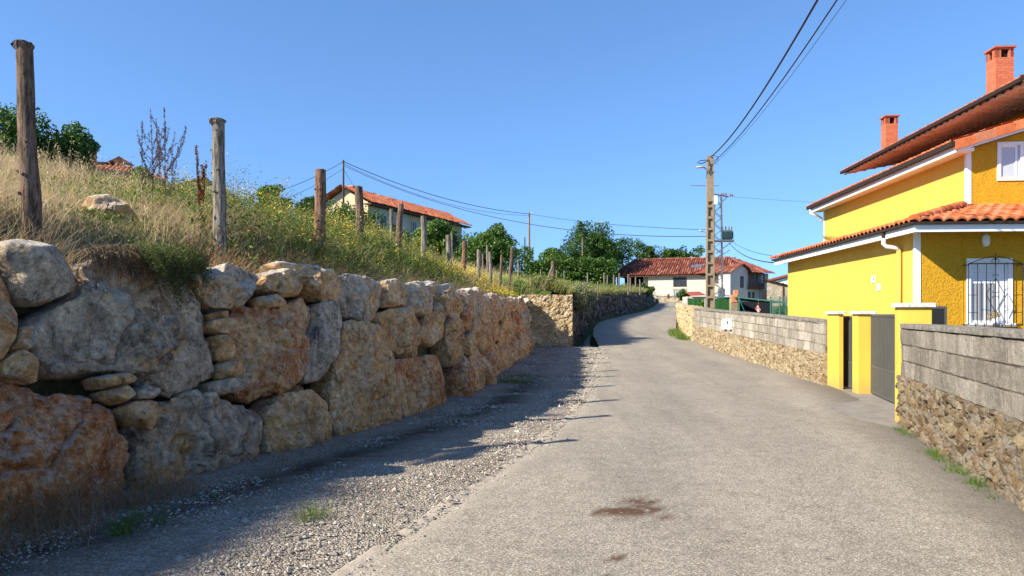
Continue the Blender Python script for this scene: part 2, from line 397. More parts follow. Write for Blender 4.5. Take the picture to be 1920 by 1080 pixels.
    for t in np.linspace(0, 1, 14):
        y = 10.35+5.6*t; xo = float(XR(y))-.05-.62*math.sin(math.pi*min(1, t*1.1+.02))**.6-.02; xi = 6.35+1.25*t**.8 if t > 0.02 else 6.3
        wv = .02*math.sin(t*31)
        pts.append([(xo+wv+(xi-xo)*s, y, .012+.02*s) for s in np.linspace(0, 1, 5)])
    mb = MB(); mb.grid(np.array(pts)); mb.build('driveway_apron', ap.done(), kind='structure', origin=(0, 0, 0), smooth=True)
build_ground()
# ditch water
mw = Mt('stream_water', .12, .5); mw.color(mw.ramp(mw.noise(14, 5, .7, dist=1.5), [(.45, (.01, .018, .028)), (.62, (.05, .09, .16)), (.75, (.5, .6, .72))])); mw.bump(mw.noise(10, 4), .6, .05)
yy = np.linspace(28.7, 41, 50); wv = MB()
cx = XW(yy)+.5*(XL(yy)-XW(yy))+.08; wd = np.interp(yy, [28.7, 34, 41], [.30, .24, .08])
zb = zr(yy)-.03-.40; wv.grid(np.stack([np.stack([cx-wd, yy, zb], -1), np.stack([cx, yy, zb+.02], -1), np.stack([cx+wd, yy, zb], -1)], 1))
wv.build('ditch_water', mw.done(), kind='structure', smooth=True)
# ================================================================ boulder retaining wall
LEAN = .16
def wall_nt(y):
    m = (float(XW_near(y+.4))-float(XW_near(y-.4)))/.8; q = math.hypot(1, m)
    return np.array([1/q, -m/q, 0]), np.array([m/q, 1/q, 0])
def wallP(y, h):
    n, t = wall_nt(y); return np.array([float(XW_near(y)), y, float(zr(y))+h])-LEAN*h*n
_yy = np.linspace(1.5, 33, 1600); _m = (XW_near(_yy+.4)-XW_near(_yy-.4))/.8; _q = np.hypot(1, _m)
def pix2wall(u, v):
    k = (u-960)/F; h = 1.
    for _ in range(16):
        X = XW_near(_yy)-LEAN*h/_q; Y = _yy+LEAN*h*_m/_q
        y = float(np.interp(k, X/Y, _yy)); P = wallP(y, h); h = .5*h+.5*(1.6+(HV-v)/F*P[1]-float(zr(P[1])))
    return y, h
def m_rock():
    m = Mt('limestone_rock', .88, .25)
    oi = m.new('ShaderNodeObjectInfo'); sc = m.new('ShaderNodeSeparateColor'); m.link(oi.outputs['Color'], sc.inputs[0])
    grey, rust, pale = sc.outputs[0], sc.outputs[1], sc.outputs[2]
    off = m.new('ShaderNodeVectorMath'); off.operation = 'ADD'; m.link(m.co, off.inputs[0])
    cx = m.new('ShaderNodeCombineXYZ'); rr = m.math('MULTIPLY', oi.outputs['Random'], 40.0)
    for i in range(3): m.link(rr, cx.inputs[i])
    m.link(cx.outputs[0], off.inputs[1]); co = off.outputs[0]
    fine = m.noise(16, 9, .72, co); mid = m.noise(3.2, 8, .68, co, .8); big = m.noise(1.15, 6, .62, co, 1.4); big2 = m.noise(1.5, 7, .66, m.map(1, co, (7, 3, 1)), 1.6)
    tan = m.ramp(mid, [(.30, (.26, .13, .04)), (.43, (.50, .29, .11)), (.56, (.70, .44, .20)), (.72, (.86, .65, .38))])
    gre = m.ramp(mid, [(.30, (.11, .092, .078)), (.43, (.29, .245, .195)), (.56, (.52, .445, .35)), (.72, (.80, .70, .56))])
    rus = m.ramp(mid, [(.30, (.20, .055, .012)), (.5, (.50, .19, .05)), (.72, (.68, .36, .14))])
    def thr(n, amt, w=.06):
        # more of it where amt is high
        d = m.math('SUBTRACT', n, m.math('SUBTRACT', .86, m.math('MULTIPLY', amt, .68)))
        return m.math('MULTIPLY_ADD', d, 1/w, .5, clamp=True)
    c = m.mix(thr(big2, rust), tan, rus)
    c = m.mix(thr(big, grey, .09), c, gre)
    dark = m.ramp(m.noise(1.9, 7, .7, m.map(1, co, (2, 9, 4)), 1), [(.56, 0), (.62, 1)])
    c = m.mix(m.math('MULTIPLY', dark, m.math('MULTIPLY', grey, .9)), c, (.035, .038, .052))
    # white mineral veins and crust
    vn = m.noise(2.3, 9, .78, m.map((1, 1, .8), co, (4, 4, 4)), 2.2)
    vein = m.ramp(m.math('ABSOLUTE', m.math('SUBTRACT', vn, .5)), [(0, 1), (.03, 0)])
    c = m.mix(m.math('MULTIPLY', vein, m.ramp(big, [(.38, .25), (.6, .9)])), c, (.72, .66, .57))
    crust = m.ramp(m.noise(6, 10, .82, co, .9), [(.52, 0), (.60, .75)])
    c = m.mix(m.math('MULTIPLY', crust, m.math('MULTIPLY_ADD', pale, .7, .35)), c, (.64, .58, .49))
    c = m.mix(1., c, m.ramp(fine, [(.32, (.30, .28, .26)), (.46, (.92, .91, .90)), (.56, (1.1, 1.09, 1.07)), (.70, (1.7, 1.66, 1.58))]), 'MULTIPLY')
    c = m.mix(1., c, m.mix(m.math('MULTIPLY', rust, .4), (1.10, 1.0, .86), (1.16, .90, .64)), 'MULTIPLY')
    # upward faces paler, scaled by the pale amount
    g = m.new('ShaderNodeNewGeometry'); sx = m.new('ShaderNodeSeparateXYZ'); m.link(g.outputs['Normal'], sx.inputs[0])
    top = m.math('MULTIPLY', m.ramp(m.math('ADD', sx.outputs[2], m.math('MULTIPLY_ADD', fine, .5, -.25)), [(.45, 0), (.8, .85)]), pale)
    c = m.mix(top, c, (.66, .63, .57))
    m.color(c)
    hgt = m.math('ADD', m.math('MULTIPLY', m.noise(11, 10, .72, co, .4), 1.0), m.math('MULTIPLY', m.vor(9, 'DISTANCE_TO_EDGE', co=m.map((1, 1, .6), co)), -.25))
    hgt = m.math('ADD', hgt, m.math('MULTIPLY', m.noise(70, 5, .7, co), .18))
    m.bump(hgt, 1.0, .075); return m.done()
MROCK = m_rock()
def rock_mesh(poly, depth, back, n, t, upv, c3, seed, nr, nt, rough=1.0, p=4.2, planes=6):
    """a quarried block: outline poly (k,2) in (t,up) metres about c3, bulging along n"""
    r_ = np.random.default_rng(seed)
    poly = np.asarray(poly, float); size = math.sqrt(max(1e-4, .5*abs(np.sum(poly[:, 0]*np.roll(poly[:, 1], -1)-poly[:, 1]*np.roll(poly[:, 0], -1)))))
    th = np.linspace(0, 2*math.pi, nt, endpoint=False); dirs = np.stack([np.cos(th), np.sin(th)], -1)
    R = np.full(nt, 1e9)
    for i in range(len(poly)):
        a, b = poly[i], poly[(i+1) % len(poly)]; e = b-a
        den = dirs[:, 0]*e[1]-dirs[:, 1]*e[0]; den = np.where(abs(den) < 1e-9, 1e-9, den)
        s = (a[0]*e[1]-a[1]*e[0])/den; q = (a[0]*dirs[:, 1]-a[1]*dirs[:, 0])/den
        ok = (s > 0) & (q >= -1e-6) & (q <= 1+1e-6); R = np.where(ok & (s < R), s, R)
    R = np.where(R > 1e8, size*.6, R)
    k = max(1, nt//72); R = np.convolve(np.concatenate([R[-k:], R, R[:k]]), np.ones(2*k+1)/(2*k+1), 'same')[k:-k]
    fr = np.sin(np.linspace(0.02, 1, nr)*math.pi/2)
    a_, b_ = fr[:, None]*R[None]*dirs[:, 0], fr[:, None]*R[None]*dirs[:, 1]
    wf = depth*(1-fr**p)**(1/p); wf = np.broadcast_to(wf[:, None], a_.shape).copy()
    pp = 2.3
    for _ in range(planes):
        g = r_.normal(size=2)*.32*rough; off = r_.uniform(.7, 1.08)*depth
        wf = np.minimum(wf, off-(a_*g[0]+b_*g[1]))
    for _ in range(planes*3):   # tangent facets
        r0 = r_.uniform(.35, .93); j = r_.integers(nt); u_ = dirs[j]; f0 = depth*1.12*(1-r0**pp)**(1/pp); s0 = -depth*1.12*(1-r0**pp)**(1/pp-1)*r0**(pp-1)/R[j]
        tv = np.array([-u_[1], u_[0]])*r_.normal()*.25; wf = np.minimum(wf, f0+s0*((a_*u_[0]+b_*u_[1])-r0*R[j])+a_*tv[0]+b_*tv[1]-0*f0+.02*depth)
    w0 = np.broadcast_to((depth*(1-fr**p)**(1/p))[:, None], a_.shape); wf = np.maximum(wf, .36*w0)
    nb = max(4, nr//4); fb = np.sin(np.linspace(1, 0.02, nb)*math.pi/2)
    ab, bb = fb[:, None]*R[None]*dirs[:, 0], fb[:, None]*R[None]*dirs[:, 1]
    wb = -back*(1-fb**4)**(1/4); wb = np.broadcast_to(wb[:, None], ab.shape)
    A = np.concatenate([a_, ab[1:]]); B = np.concatenate([b_, bb[1:]]); Wd = np.concatenate([wf, wb[1:]])
    P = c3+A[..., None]*t+B[..., None]*upv+Wd[..., None]*n
    # displacement
    rd = (A[..., None]*t+B[..., None]*upv); rl = np.linalg.norm(rd, axis=-1, keepdims=True)+1e-6
    fa = np.concatenate([fr, fb[1:]])[:, None, None]
    dirn = n*(1-fa**3)*np.sign(Wd[..., None]+.001)+rd/rl*fa**3
    q = P*1.0
    s = size*rough
    d = .04*s*fbm(q*1.6/max(.3, size), 2, seed)+.04*s*fbm(q*5, 3, seed+5, ridge=True)+.010*min(1, s)*fbm(q*19, 3, seed+9)
    fn = fbm(q*1.3, 3, seed+31); d = d-.05*min(1., size)*np.exp(-(fn/.035)**2)*(size > .25)
    # chipped steps
    st = fbm(q*2.6, 2, seed+20); d = d+.07*s*(np.floor(st*5)/5-st)
    P = P+dirn*d[..., None]
    m, nn = P.shape[:2]
    V = P.reshape(-1, 3); i = np.arange(m-1)[:, None]*nn; j = np.arange(nn)[None]; k2 = (j+1) % nn
    Q = np.stack([i+j, i+nn+j, i+nn+k2, i+k2], -1).reshape(-1, 4)
    V = np.concatenate([V, P[0].mean(0)[None], P[-1].mean(0)[None]]); c0 = m*nn
    T = np.array([(c0, q_, (q_+1) % nn) for q_ in range(nn)]+[(c0+1, (m-1)*nn+(q_+1) % nn, (m-1)*nn+q_) for q_ in range(nn)])
    return V, [Q, T]
# traced outlines in photo pixels; colour = (grey, rust, pale tops); depth
BOULD = [
 ([(-60, 495), (0, 497), (25, 515), (38, 545), (35, 600), (25, 640), (0, 685), (-60, 700)], (.15, .5, .3), .36, 'rusty orange upright boulder'),
 ([(0, 455), (40, 450), (75, 455), (110, 470), (128, 500), (132, 545), (105, 562), (62, 567), (42, 548), (28, 512), (3, 480)], (.85, .1, .55), .42, 'blue grey rounded boulder'),
 ([(55, 605), (100, 570), (150, 555), (165, 490), (215, 470), (300, 478), (345, 508), (385, 545), (395, 590), (400, 635), (416, 680), (410, 712), (375, 725), (335, 743), (290, 735), (270, 708), (210, 700), (150, 707), (90, 710), (52, 665)], (.74, .2, .3), .42, 'largest grey boulder'),
 ([(0, 680), (40, 655), (65, 680), (80, 712), (60, 719), (5, 705)], (.1, .2, .2), .3, None),
 ([(25, 652), (35, 615), (60, 612), (66, 645), (48, 660)], (.45, .1, .2), .25, None),
 ([(-90, 705), (0, 706), (40, 712), (95, 738), (130, 728), (180, 733), (225, 762), (247, 800), (268, 845), (257, 890), (240, 930), (200, 962), (150, 978), (60, 988), (0, 1008), (-90, 1030)], (.12, .66, .4), .5, 'rust red massive boulder'),
 ([(265, 790), (300, 752), (330, 745), (400, 742), (430, 744), (480, 760), (512, 782), (513, 820), (500, 855), (480, 872), (400, 888), (350, 918), (290, 938), (262, 908), (265, 860), (268, 830)], (.68, .3, .2), .42, 'tan boulder with dark blue patch'),
 ([(232, 764), (262, 748), (290, 752), (305, 775), (302, 805), (272, 803), (250, 785)], (.2, .2, .3), .4, None),
 ([(508, 775), (530, 737), (590, 728), (625, 755), (632, 800), (628, 828), (570, 842), (520, 857), (503, 852)], (.15, .35, .2), .34, None),
 ([(438, 592), (480, 570), (520, 575), (560, 565), (588, 546), (603, 575), (600, 600), (585, 650), (570, 710), (540, 735), (490, 753), (460, 740), (455, 700), (455, 650), (432, 640), (428, 600)], (.05, .5, .25), .44, 'large smooth orange tan boulder'),
 ([(375, 512), (430, 492), (470, 500), (493, 520), (490, 550), (470, 565), (445, 581), (410, 576), (395, 560), (380, 538)], (.6, .1, .7), .42, 'round grey boulder'),
 ([(305, 480), (345, 472), (400, 486), (412, 492), (395, 507), (340, 503)], (.0, .15, .9), .42, 'flat yellow stone slab'),
 ([(495, 540), (500, 512), (520, 503), (560, 508), (580, 535), (570, 552), (530, 557)], (.15, .25, .9), .36, None),
 ([(525, 487), (545, 484), (600, 500), (640, 500), (657, 528), (655, 560), (640, 566), (610, 560), (585, 540), (570, 520), (535, 508)], (.15, .2, 1), .38, None),
 ([(600, 565), (640, 558), (649, 600), (640, 640), (620, 692), (600, 717), (575, 722), (573, 690), (588, 640), (602, 600)], (.85, .1, .2), .2, 'dark blue upright boulder'),
 ([(648, 600), (690, 598), (730, 613), (745, 660), (750, 720), (762, 790), (700, 812), (650, 828), (632, 790), (625, 730), (625, 690), (640, 650)], (.22, .25, .3), .42, 'tall tan boulder with pale crust'),
 ([(655, 512), (700, 514), (724, 530), (724, 570), (710, 600), (680, 602), (646, 590), (645, 560)], (.62, .15, .8), .42, None),
 ([(725, 580), (770, 571), (795, 590), (807, 625), (800, 660), (780, 672), (755, 667), (738, 640), (733, 610), (718, 597)], (.25, .2, .4), .5, 'rounded protruding boulder'),
 ([(745, 675), (800, 660), (830, 663), (841, 700), (848, 758), (800, 777), (765, 788), (752, 740)], (.1, .5, .3), .34, None),
 ([(724, 526), (750, 520), (760, 560), (756, 576), (728, 574)], (.1, .3, .8), .3, None),
 ([(750, 527), (785, 529), (808, 558), (813, 588), (792, 592), (770, 582), (757, 566)], (.65, .1, .9), .36, None),
 ([(784, 524), (830, 529), (824, 552), (810, 562), (800, 545)], (.3, .1, 1), .34, None),
 ([(802, 600), (818, 562), (841, 590), (839, 622), (821, 648), (806, 644), (798, 620)], (.35, .25, .4), .36, None),
 # chink stones
 ([(397, 602), (420, 596), (447, 600), (449, 618), (425, 628), (400, 618)], (.05, .4, .3), .3, None),
 ([(397, 588), (418, 583), (432, 592), (405, 599)], (.2, .3, .3), .25, None),
 ([(405, 628), (422, 628), (437, 660), (433, 678), (415, 672)], (.2, .3, .3), .25, None),
 ([(418, 682), (440, 672), (456, 674), (456, 706), (420, 708)], (.15, .35, .3), .25, None),
 ([(398, 716), (430, 708), (472, 708), (472, 730), (430, 740), (400, 735)], (.9, .0, .2), .28, None),
 ([(492, 556), (515, 550), (538, 560), (534, 574), (505, 576), (491, 568)], (.3, .2, .5), .25, None),
 ([(182, 707), (205, 702), (222, 722), (196, 728)], (.3, .2, .3), .26, None), ([(212, 700), (235, 700), (256, 714), (232, 722)], (.2, .2, .3), .26, None),
 ([(200, 733), (232, 722), (247, 742), (228, 757), (208, 748)], (.35, .2, .3), .28, None), ([(250, 735), (272, 722), (300, 733), (285, 748), (258, 748)], (.8, .0, .4), .25, None),
 ([(340, 745), (362, 730), (378, 735), (366, 752)], (.6, .1, .3), .22, None), ([(370, 748), (388, 735), (415, 740), (412, 756), (384, 760)], (.35, .2, .3), .24, None),
 ([(350, 508), (368, 510), (378, 528), (372, 540), (356, 530)], (.1, .4, .4), .25, None),
]
def build_boulder_wall():
    b0 = wallP(9, 0)
    root = empty('boulder_wall', b0, 'long dry stacked retaining wall of huge tan, rust and grey quarried boulders holding up the grassy bank', 'retaining wall')
    wallP_all = []
    small = MB(); cnt = 0
    for i, (px, col, dep, lab) in enumerate(BOULD):
        pts = np.array([wallP(*pix2wall(u, v)) for u, v in px]); c = (pts.max(0)+pts.min(0))/2
        yc = c[1]; n, t = wall_nt(yc); up = np.array([0, 0, 1.])-LEAN*n; up /= np.linalg.norm(up); n3 = np.cross(t, up); n3 = n3 if n3 @ n > 0 else -n3
        rel = pts-c; poly = np.stack([rel@t, rel@up], -1)
        s_ = poly.max(0)-poly.min(0); big = max(s_) > .6
        poly = poly*(.965 if big else 1.02); poly[:, 1] = np.maximum(poly[:, 1], -c[2]+float(zr(yc))-.12)
        c = c-n3*(dep*.42)
        V, f = rock_mesh(poly, dep*.85, .45 if big else .15, n3, t, up, c, 100+i, 60 if big else 18, 200 if big else 60, planes=5 if big else 4)
        o = mesh_obj('boulder' if big else 'wedge_stone', V, f, MROCK, root, smooth=True); o.color = col+(1,)
        if lab: o['label'] = lab
        cnt += 1
    # the rest of the wall: three courses of irregular blocks
    r_ = np.random.default_rng(77)
    def auto(y0, y1, res):
        nonlocal cnt
        rows = [(0, .72, .95), (.72, 1.42, .85), (1.42, 2.12, .8)]
        yb = [lambda y: -.12, lambda y: .74+.16*math.sin(y*2.1)+.1*math.sin(y*5.3), lambda y: 1.45+.13*math.sin(y*2.7+1)+.1*math.sin(y*6.1), lambda y: 2.12+float(ztop(y))-2.2-float(zr(y))*1.0+.06*math.sin(y*4.)]
        for ri, (h0, h1, wd) in enumerate(rows):
            y = y0+r_.uniform(0, .2)
            while y < y1-.25:
                w_ = wd*r_.uniform(.6, 1.35)*(1.25 if y > 18 else 1)
                if y+w_ > y1-.2: w_ = y1-y
                sk0, sk1 = r_.uniform(-.12, .12, 2)
                lo, hi = yb[ri], yb[ri+1]; hj = r_.uniform(-.06, .06)
                P2 = []
                for (fy, fh) in ((0, .12), (.25, 0), (.6, -.02), (.92, .06), (1.02, .35), (1.0, .7), (.85, .98), (.5, 1.03), (.18, 1.0), (0.0, .8), (-.02, .4)):
                    yy = y+w_*(fy+r_.uniform(-.05, .05))*.98+(sk0*(1-fy)+sk1*fy)*fh; hh = lo(yy)+(hi(yy)-lo(yy))*(fh+r_.uniform(-.05, .05))+hj*fh
                    P2.append(wallP(yy, hh))
                pts = np.array(P2); c = (pts.max(0)+pts.min(0))/2; n, t = wall_nt(c[1]); up = np.array([0, 0, 1.])-LEAN*n; up /= np.linalg.norm(up); n3 = np.cross(t, up); n3 = n3 if n3@n > 0 else -n3
                rel = pts-c; poly = np.stack([rel@t, rel@up], -1)*.985
                poly[:, 1] = np.maximum(poly[:, 1], -c[2]+float(zr(c[1]))-.12)
                dep = r_.uniform(.28, .46); c = c-n3*(dep*.5-r_.uniform(-.05, .10))
                V, f = rock_mesh(poly, dep*.9, .4, n3, t, up, c, 300+cnt, res[0], res[1], planes=6, rough=1.15)
                o = mesh_obj('boulder', V, f, MROCK, root, smooth=True)
                g = r_.choice([.1, .2, .35, .75], p=[.35, .3, .2, .15]); ru = r_.uniform(.1, .65) if g < .5 else .1
                o.color = (g, ru, .9 if ri == 2 else .25, 1); cnt += 1
                y += w_
    auto(-7, 4.75, (14, 40)); auto(14.0, 28.2, (36, 120))
    # small filling stones deeper in the joints, one heap per wall
    V = []; fl = []
    m = MB()
    for i in range(190):
        y = r_.uniform(4.5, 27.5); h = r_.uniform(.1, 2.0); n, t = wall_nt(y); s = r_.uniform(.07, .17); c = wallP(y, h)-n*r_.uniform(.36, .46)
        poly = [(math.cos(a)*s*r_.uniform(.8, 1.4), math.sin(a)*s*r_.uniform(.7, 1.)) for a in np.linspace(0, 2*math.pi, 8)[:-1]]
        Vv, f = rock_mesh(poly, s*.8, s*.5, n, t, np.array([0, 0, 1.]), c, i, 7, 18, planes=3); m.add(Vv, f[0], f[1], world=True)
    o = m.build('filling_stones', MROCK, root, smooth=True, kind='stuff'); o.color = (.3, .25, .2, 1)
build_boulder_wall()
def free_rock(name, c, size, seed, col, label, cat, flat=.7):
    r_ = np.random.default_rng(seed); k = 9
    poly = [(math.cos(a)*size*r_.uniform(.8, 1.1), math.sin(a)*size*flat*r_.uniform(.8, 1.05)) for a in np.linspace(0, 2*math.pi, k+1)[:-1]]
    n = np.array([-c[0], -c[1], 0.]); n = n/np.linalg.norm(n); t = np.array([-n[1], n[0], 0]); t = t if t[0] > 0 else -t
    V, f = rock_mesh(poly, size*.6, size*.5, n, t, np.array([0, 0, 1.]), np.array(c, float), seed, 40, 120, planes=7, rough=1.2)
    o = mesh_obj(name, V, f, MROCK, smooth=True, label=label, cat=cat); o.color = col+(1,); return o
c = at(197, 402, 8.4); free_rock('rock', c, .30, 9, (.45, .12, 1), 'pale angular rock lying in the dry grass up on the bank', 'rock', .72)
c = at(300, 372, 12.); c[2] -= .05; free_rock('rock', c, .28, 12, (.5, 0, 1), 'small white rock half hidden in weeds below the two dark seed stalks', 'rock', .6)
c = at(1026, 546, 29.5); free_rock('rock', c, .16, 15, (.7, 0, .9), 'small grey stone on top of the limestone end wall by the braced post', 'rock', .9)

# ================================================================ relief walls (rubble / block), real displaced faces
def cellsample(S, H, kind, seed, sz):
    """returns displacement (m), cell random, mortar mask for points S,H"""
    r_ = np.random.default_rng(seed); s0, s1, h0, h1 = S.min(), S.max(), H.min(), H.max()
    flat = np.stack([S.ravel(), H.ravel()], -1)
    if kind == 'rubble':
        ax = sz*1.35; az_ = sz*.85
        gs = np.arange(s0-ax, s1+ax, ax); gh = np.arange(h0-az_, h1+az_, az_)
        G = np.stack(np.meshgrid(gs, gh, indexing='ij'), -1).reshape(-1, 2)+r_.uniform(-.75, .75, (len(gs)*len(gh), 2))*[ax, az_]
        q = flat.copy(); nz = np.stack([flat[:, 0]*9, flat[:, 1]*9, 0*flat[:, 0]], -1)
        q[:, 0] += .55*sz*fbm(nz, 3, seed, .6); q[:, 1] += .55*sz*fbm(nz+9, 3, seed+3, .6)
        k = np.array([1/1.35, 1/.85]); d1, d2, ix = worley(q*k, G*k)
        e = (d2-d1)/sz; mort = 1-np.clip((e-.10)/.12, 0, 1); cr = r_.uniform(0, 1, len(G))[ix]; pr = r_.uniform(.2, 1, len(G))[ix]
        dis = np.clip(e/.45, 0, 1)**.5*pr
        tilt = r_.normal(size=(len(G), 2))[ix]*1.3; dis = dis+(1-mort)*np.sum(tilt*(q-G[ix]), -1)/sz*.35
    else:
        bw, bh = sz; row = np.floor((flat[:, 1]-h0)/bh); ff = (flat[:, 1]-h0)/bh-row
        ss = flat[:, 0]/bw+.5*(row % 2)+.13*row; c_ = np.floor(ss); fs = ss-c_
        e = np.minimum(np.minimum(fs, 1-fs)*bw, np.minimum(ff, 1-ff)*bh); mort = 1-np.clip((e-.006)/.008, 0, 1)
        cr = _h(c_.astype(int), row.astype(int), np.zeros(len(c_), int), seed); dis = np.clip(e/.012, 0, 1)+cr*.35
    return dis.reshape(S.shape), cr.reshape(S.shape), mort.reshape(S.shape)
def relief(name, path, zb, zt, thick, res, kind, sz, amp, seed, mat, parent, roughn=.012, ends=True, label=None, s_off=0):
    """path: (k,2) plan points of the visible face; thick to the side away from it (normal right-hand of travel negated by sign)"""
    path = np.asarray(path, float); seg = np.linalg.norm(np.diff(path, axis=0), axis=1); L = np.concatenate([[0], np.cumsum(seg)])
    ns = max(3, int(L[-1]/res[0])); s = np.linspace(0, L[-1], ns); X = np.interp(s, L, path[:, 0]); Y = np.interp(s, L, path[:, 1])
    T = np.stack([np.gradient(X), np.gradient(Y)], -1); T /= np.linalg.norm(T, axis=1)[:, None]; Nn = np.stack([T[:, 1], -T[:, 0]], -1)*(1 if thick > 0 else -1)
    th = abs(thick)
    zbv = zb(Y) if callable(zb) else np.full(ns, zb); ztv = zt(Y) if callable(zt) else np.full(ns, zt)
    hm = float((ztv-zbv).max()); nh = max(3, int(hm/res[1])); fh = np.linspace(0, 1, nh)
    S = np.broadcast_to(s[:, None], (ns, nh))+s_off; Z = zbv[:, None]+(ztv-zbv)[:, None]*fh[None]
    dis, cr, mo = cellsample(S, Z-(zbv[:, None] if kind != "block" else 1.4*0+ (ztv-ztv[0])[:, None]), kind, seed, sz)
    P0 = np.stack([np.broadcast_to(X[:, None], S.shape), np.broadcast_to(Y[:, None], S.shape), Z], -1)
    dis = amp*dis+roughn*fbm(P0*14, 3, seed+2)+roughn*1.5*fbm(P0*3, 2, seed+7)
    P = P0.copy(); P[..., 0] += Nn[:, None, 0]*dis; P[..., 1] += Nn[:, None, 1]*dis
    m = MB(); cols = [cr, mo]
    # wrap: face, top, back, ends in one grid round the section
    Bk = P0[:, ::-1].copy(); Bk[..., 0] -= Nn[:, None, 0]*th; Bk[..., 1] -= Nn[:, None, 1]*th
    Bk = Bk[:, [0, -1]]
    G = np.concatenate([P, Bk], 1); c1 = np.concatenate([cr, cr[:, -2:]], 1); c2 = np.concatenate([mo, mo[:, -2:]], 1)
    m.grid(G, flip=(thick < 0)); n0 = G.shape[0]*G.shape[1]; w_ = G.shape[1]
    Tt = []
    # end caps as fans of quads between face and back
    m.add(np.concatenate([G[0], G[-1]]), None, None)
    for base, fl in ((0, 0), (w_, 1)):
        bb = base+w_-1; bt = base+w_-2
        for i in range(nh-1):
            Tt.append((base+i, base+i+1, bb) if i < nh//2 else (base+i, base+i+1, bt))
        Tt.append((base+nh//2, bt, bb)); Tt.append((base+nh-1, bt, base+nh-1))if False else None
    m.T.append(np.array([t for t in Tt if t])+n0)
    A = {'cell': np.concatenate([c1.ravel(), c1[0], c1[-1]]), 'mortar': np.concatenate([c2.ravel(), c2[0], c2[-1]])}
    return m.build(name, mat, parent, attrs=A, label=label)
def m_rubble(name, stops, mort, bs=1.0):
    m = Mt(name, .92, .15); c = m.ramp(m.attr('cell'), stops)
    c = m.mix(m.ramp(m.noise(6, 7, .7), [(.35, 0), (.65, .55)]), c, m.mix(.5, c, mort))
    c = m.mix(m.math('MULTIPLY', m.attr('mortar'), m.ramp(m.noise(4, 6, .7), [(.35, .35), (.6, 1)])), c, mort)
    c = m.mix(1, c, m.ramp(m.noise(22, 8, .75), [(.28, (.42, .40, .38)), (.5, (1, 1, 1)), (.75, (1.3, 1.28, 1.22))]), 'MULTIPLY')
    m.color(c); m.bump(m.math('ADD', m.noise(26, 8, .75), m.math('MULTIPLY', m.noise(8, 6, .7), 1.2)), 1.0*bs, .045); return m.done()
def m_block(k=1.):
    m = Mt('concrete_block', .95, .1); c = m.ramp(m.attr('cell'), [(0, (.25, .23, .20)), (.5, (.33, .305, .265)), (1, (.42, .39, .345))])
    st = m.noise(2.2, 7, .7, co=m.map((1, 1, .35))); c = m.mix(m.ramp(st, [(.45, 0), (.62, .75)]), c, (.17, .155, .13))
    c = m.mix(m.ramp(m.noise(5, 7, .7), [(.55, 0), (.72, .7)]), c, (.48, .455, .41))
    c = m.mix(m.math('MULTIPLY', m.attr('mortar'), m.ramp(m.noise(3, 5, .6), [(.35, .2), (.6, .95)])), c, (.085, .075, .065))
    c = m.mix(1, c, m.ramp(m.noise(38, 8, .8), [(.3, (.45, .44, .42)), (.5, (1, 1, 1)), (.75, (1.3, 1.3, 1.27))]), 'MULTIPLY')
    c = m.mix(1, c, (k, k*.975, k*.93), 'MULTIPLY'); m.color(c); m.bump(m.math('ADD', m.noise(50, 8, .8), m.math('MULTIPLY', m.vor(75), .5)), .8, .009); return m.done()
MBLK = m_block()
MRUB = m_rubble('brown_rubble', [(0, (.085, .052, .024)), (.3, (.15, .098, .045)), (.55, (.23, .16, .08)), (.8, (.20, .175, .13)), (1, (.33, .26, .15))], (.27, .235, .19))
MRUBP = m_rubble('tan_rubble', [(0, (.15, .10, .045)), (.4, (.27, .195, .10)), (.8, (.36, .29, .185)), (1, (.46, .38, .26))], (.36, .30, .21))
MLIME = m_rubble('yellow_limestone', [(0, (.42, .27, .10)), (.3, (.52, .39, .21)), (.7, (.60, .50, .34)), (1, (.50, .33, .12))], (.36, .29, .19))
MDRY = m_rubble('dark_dry_stone', [(0, (.11, .085, .06)), (.5, (.20, .165, .125)), (1, (.33, .29, .24))], (.03, .024, .018))
MCAP = simple('cap_concrete', (.20, .185, .16), .95, .35, 9, .9, bs=70, bd=.012, dirt=(.07, .065, .055))
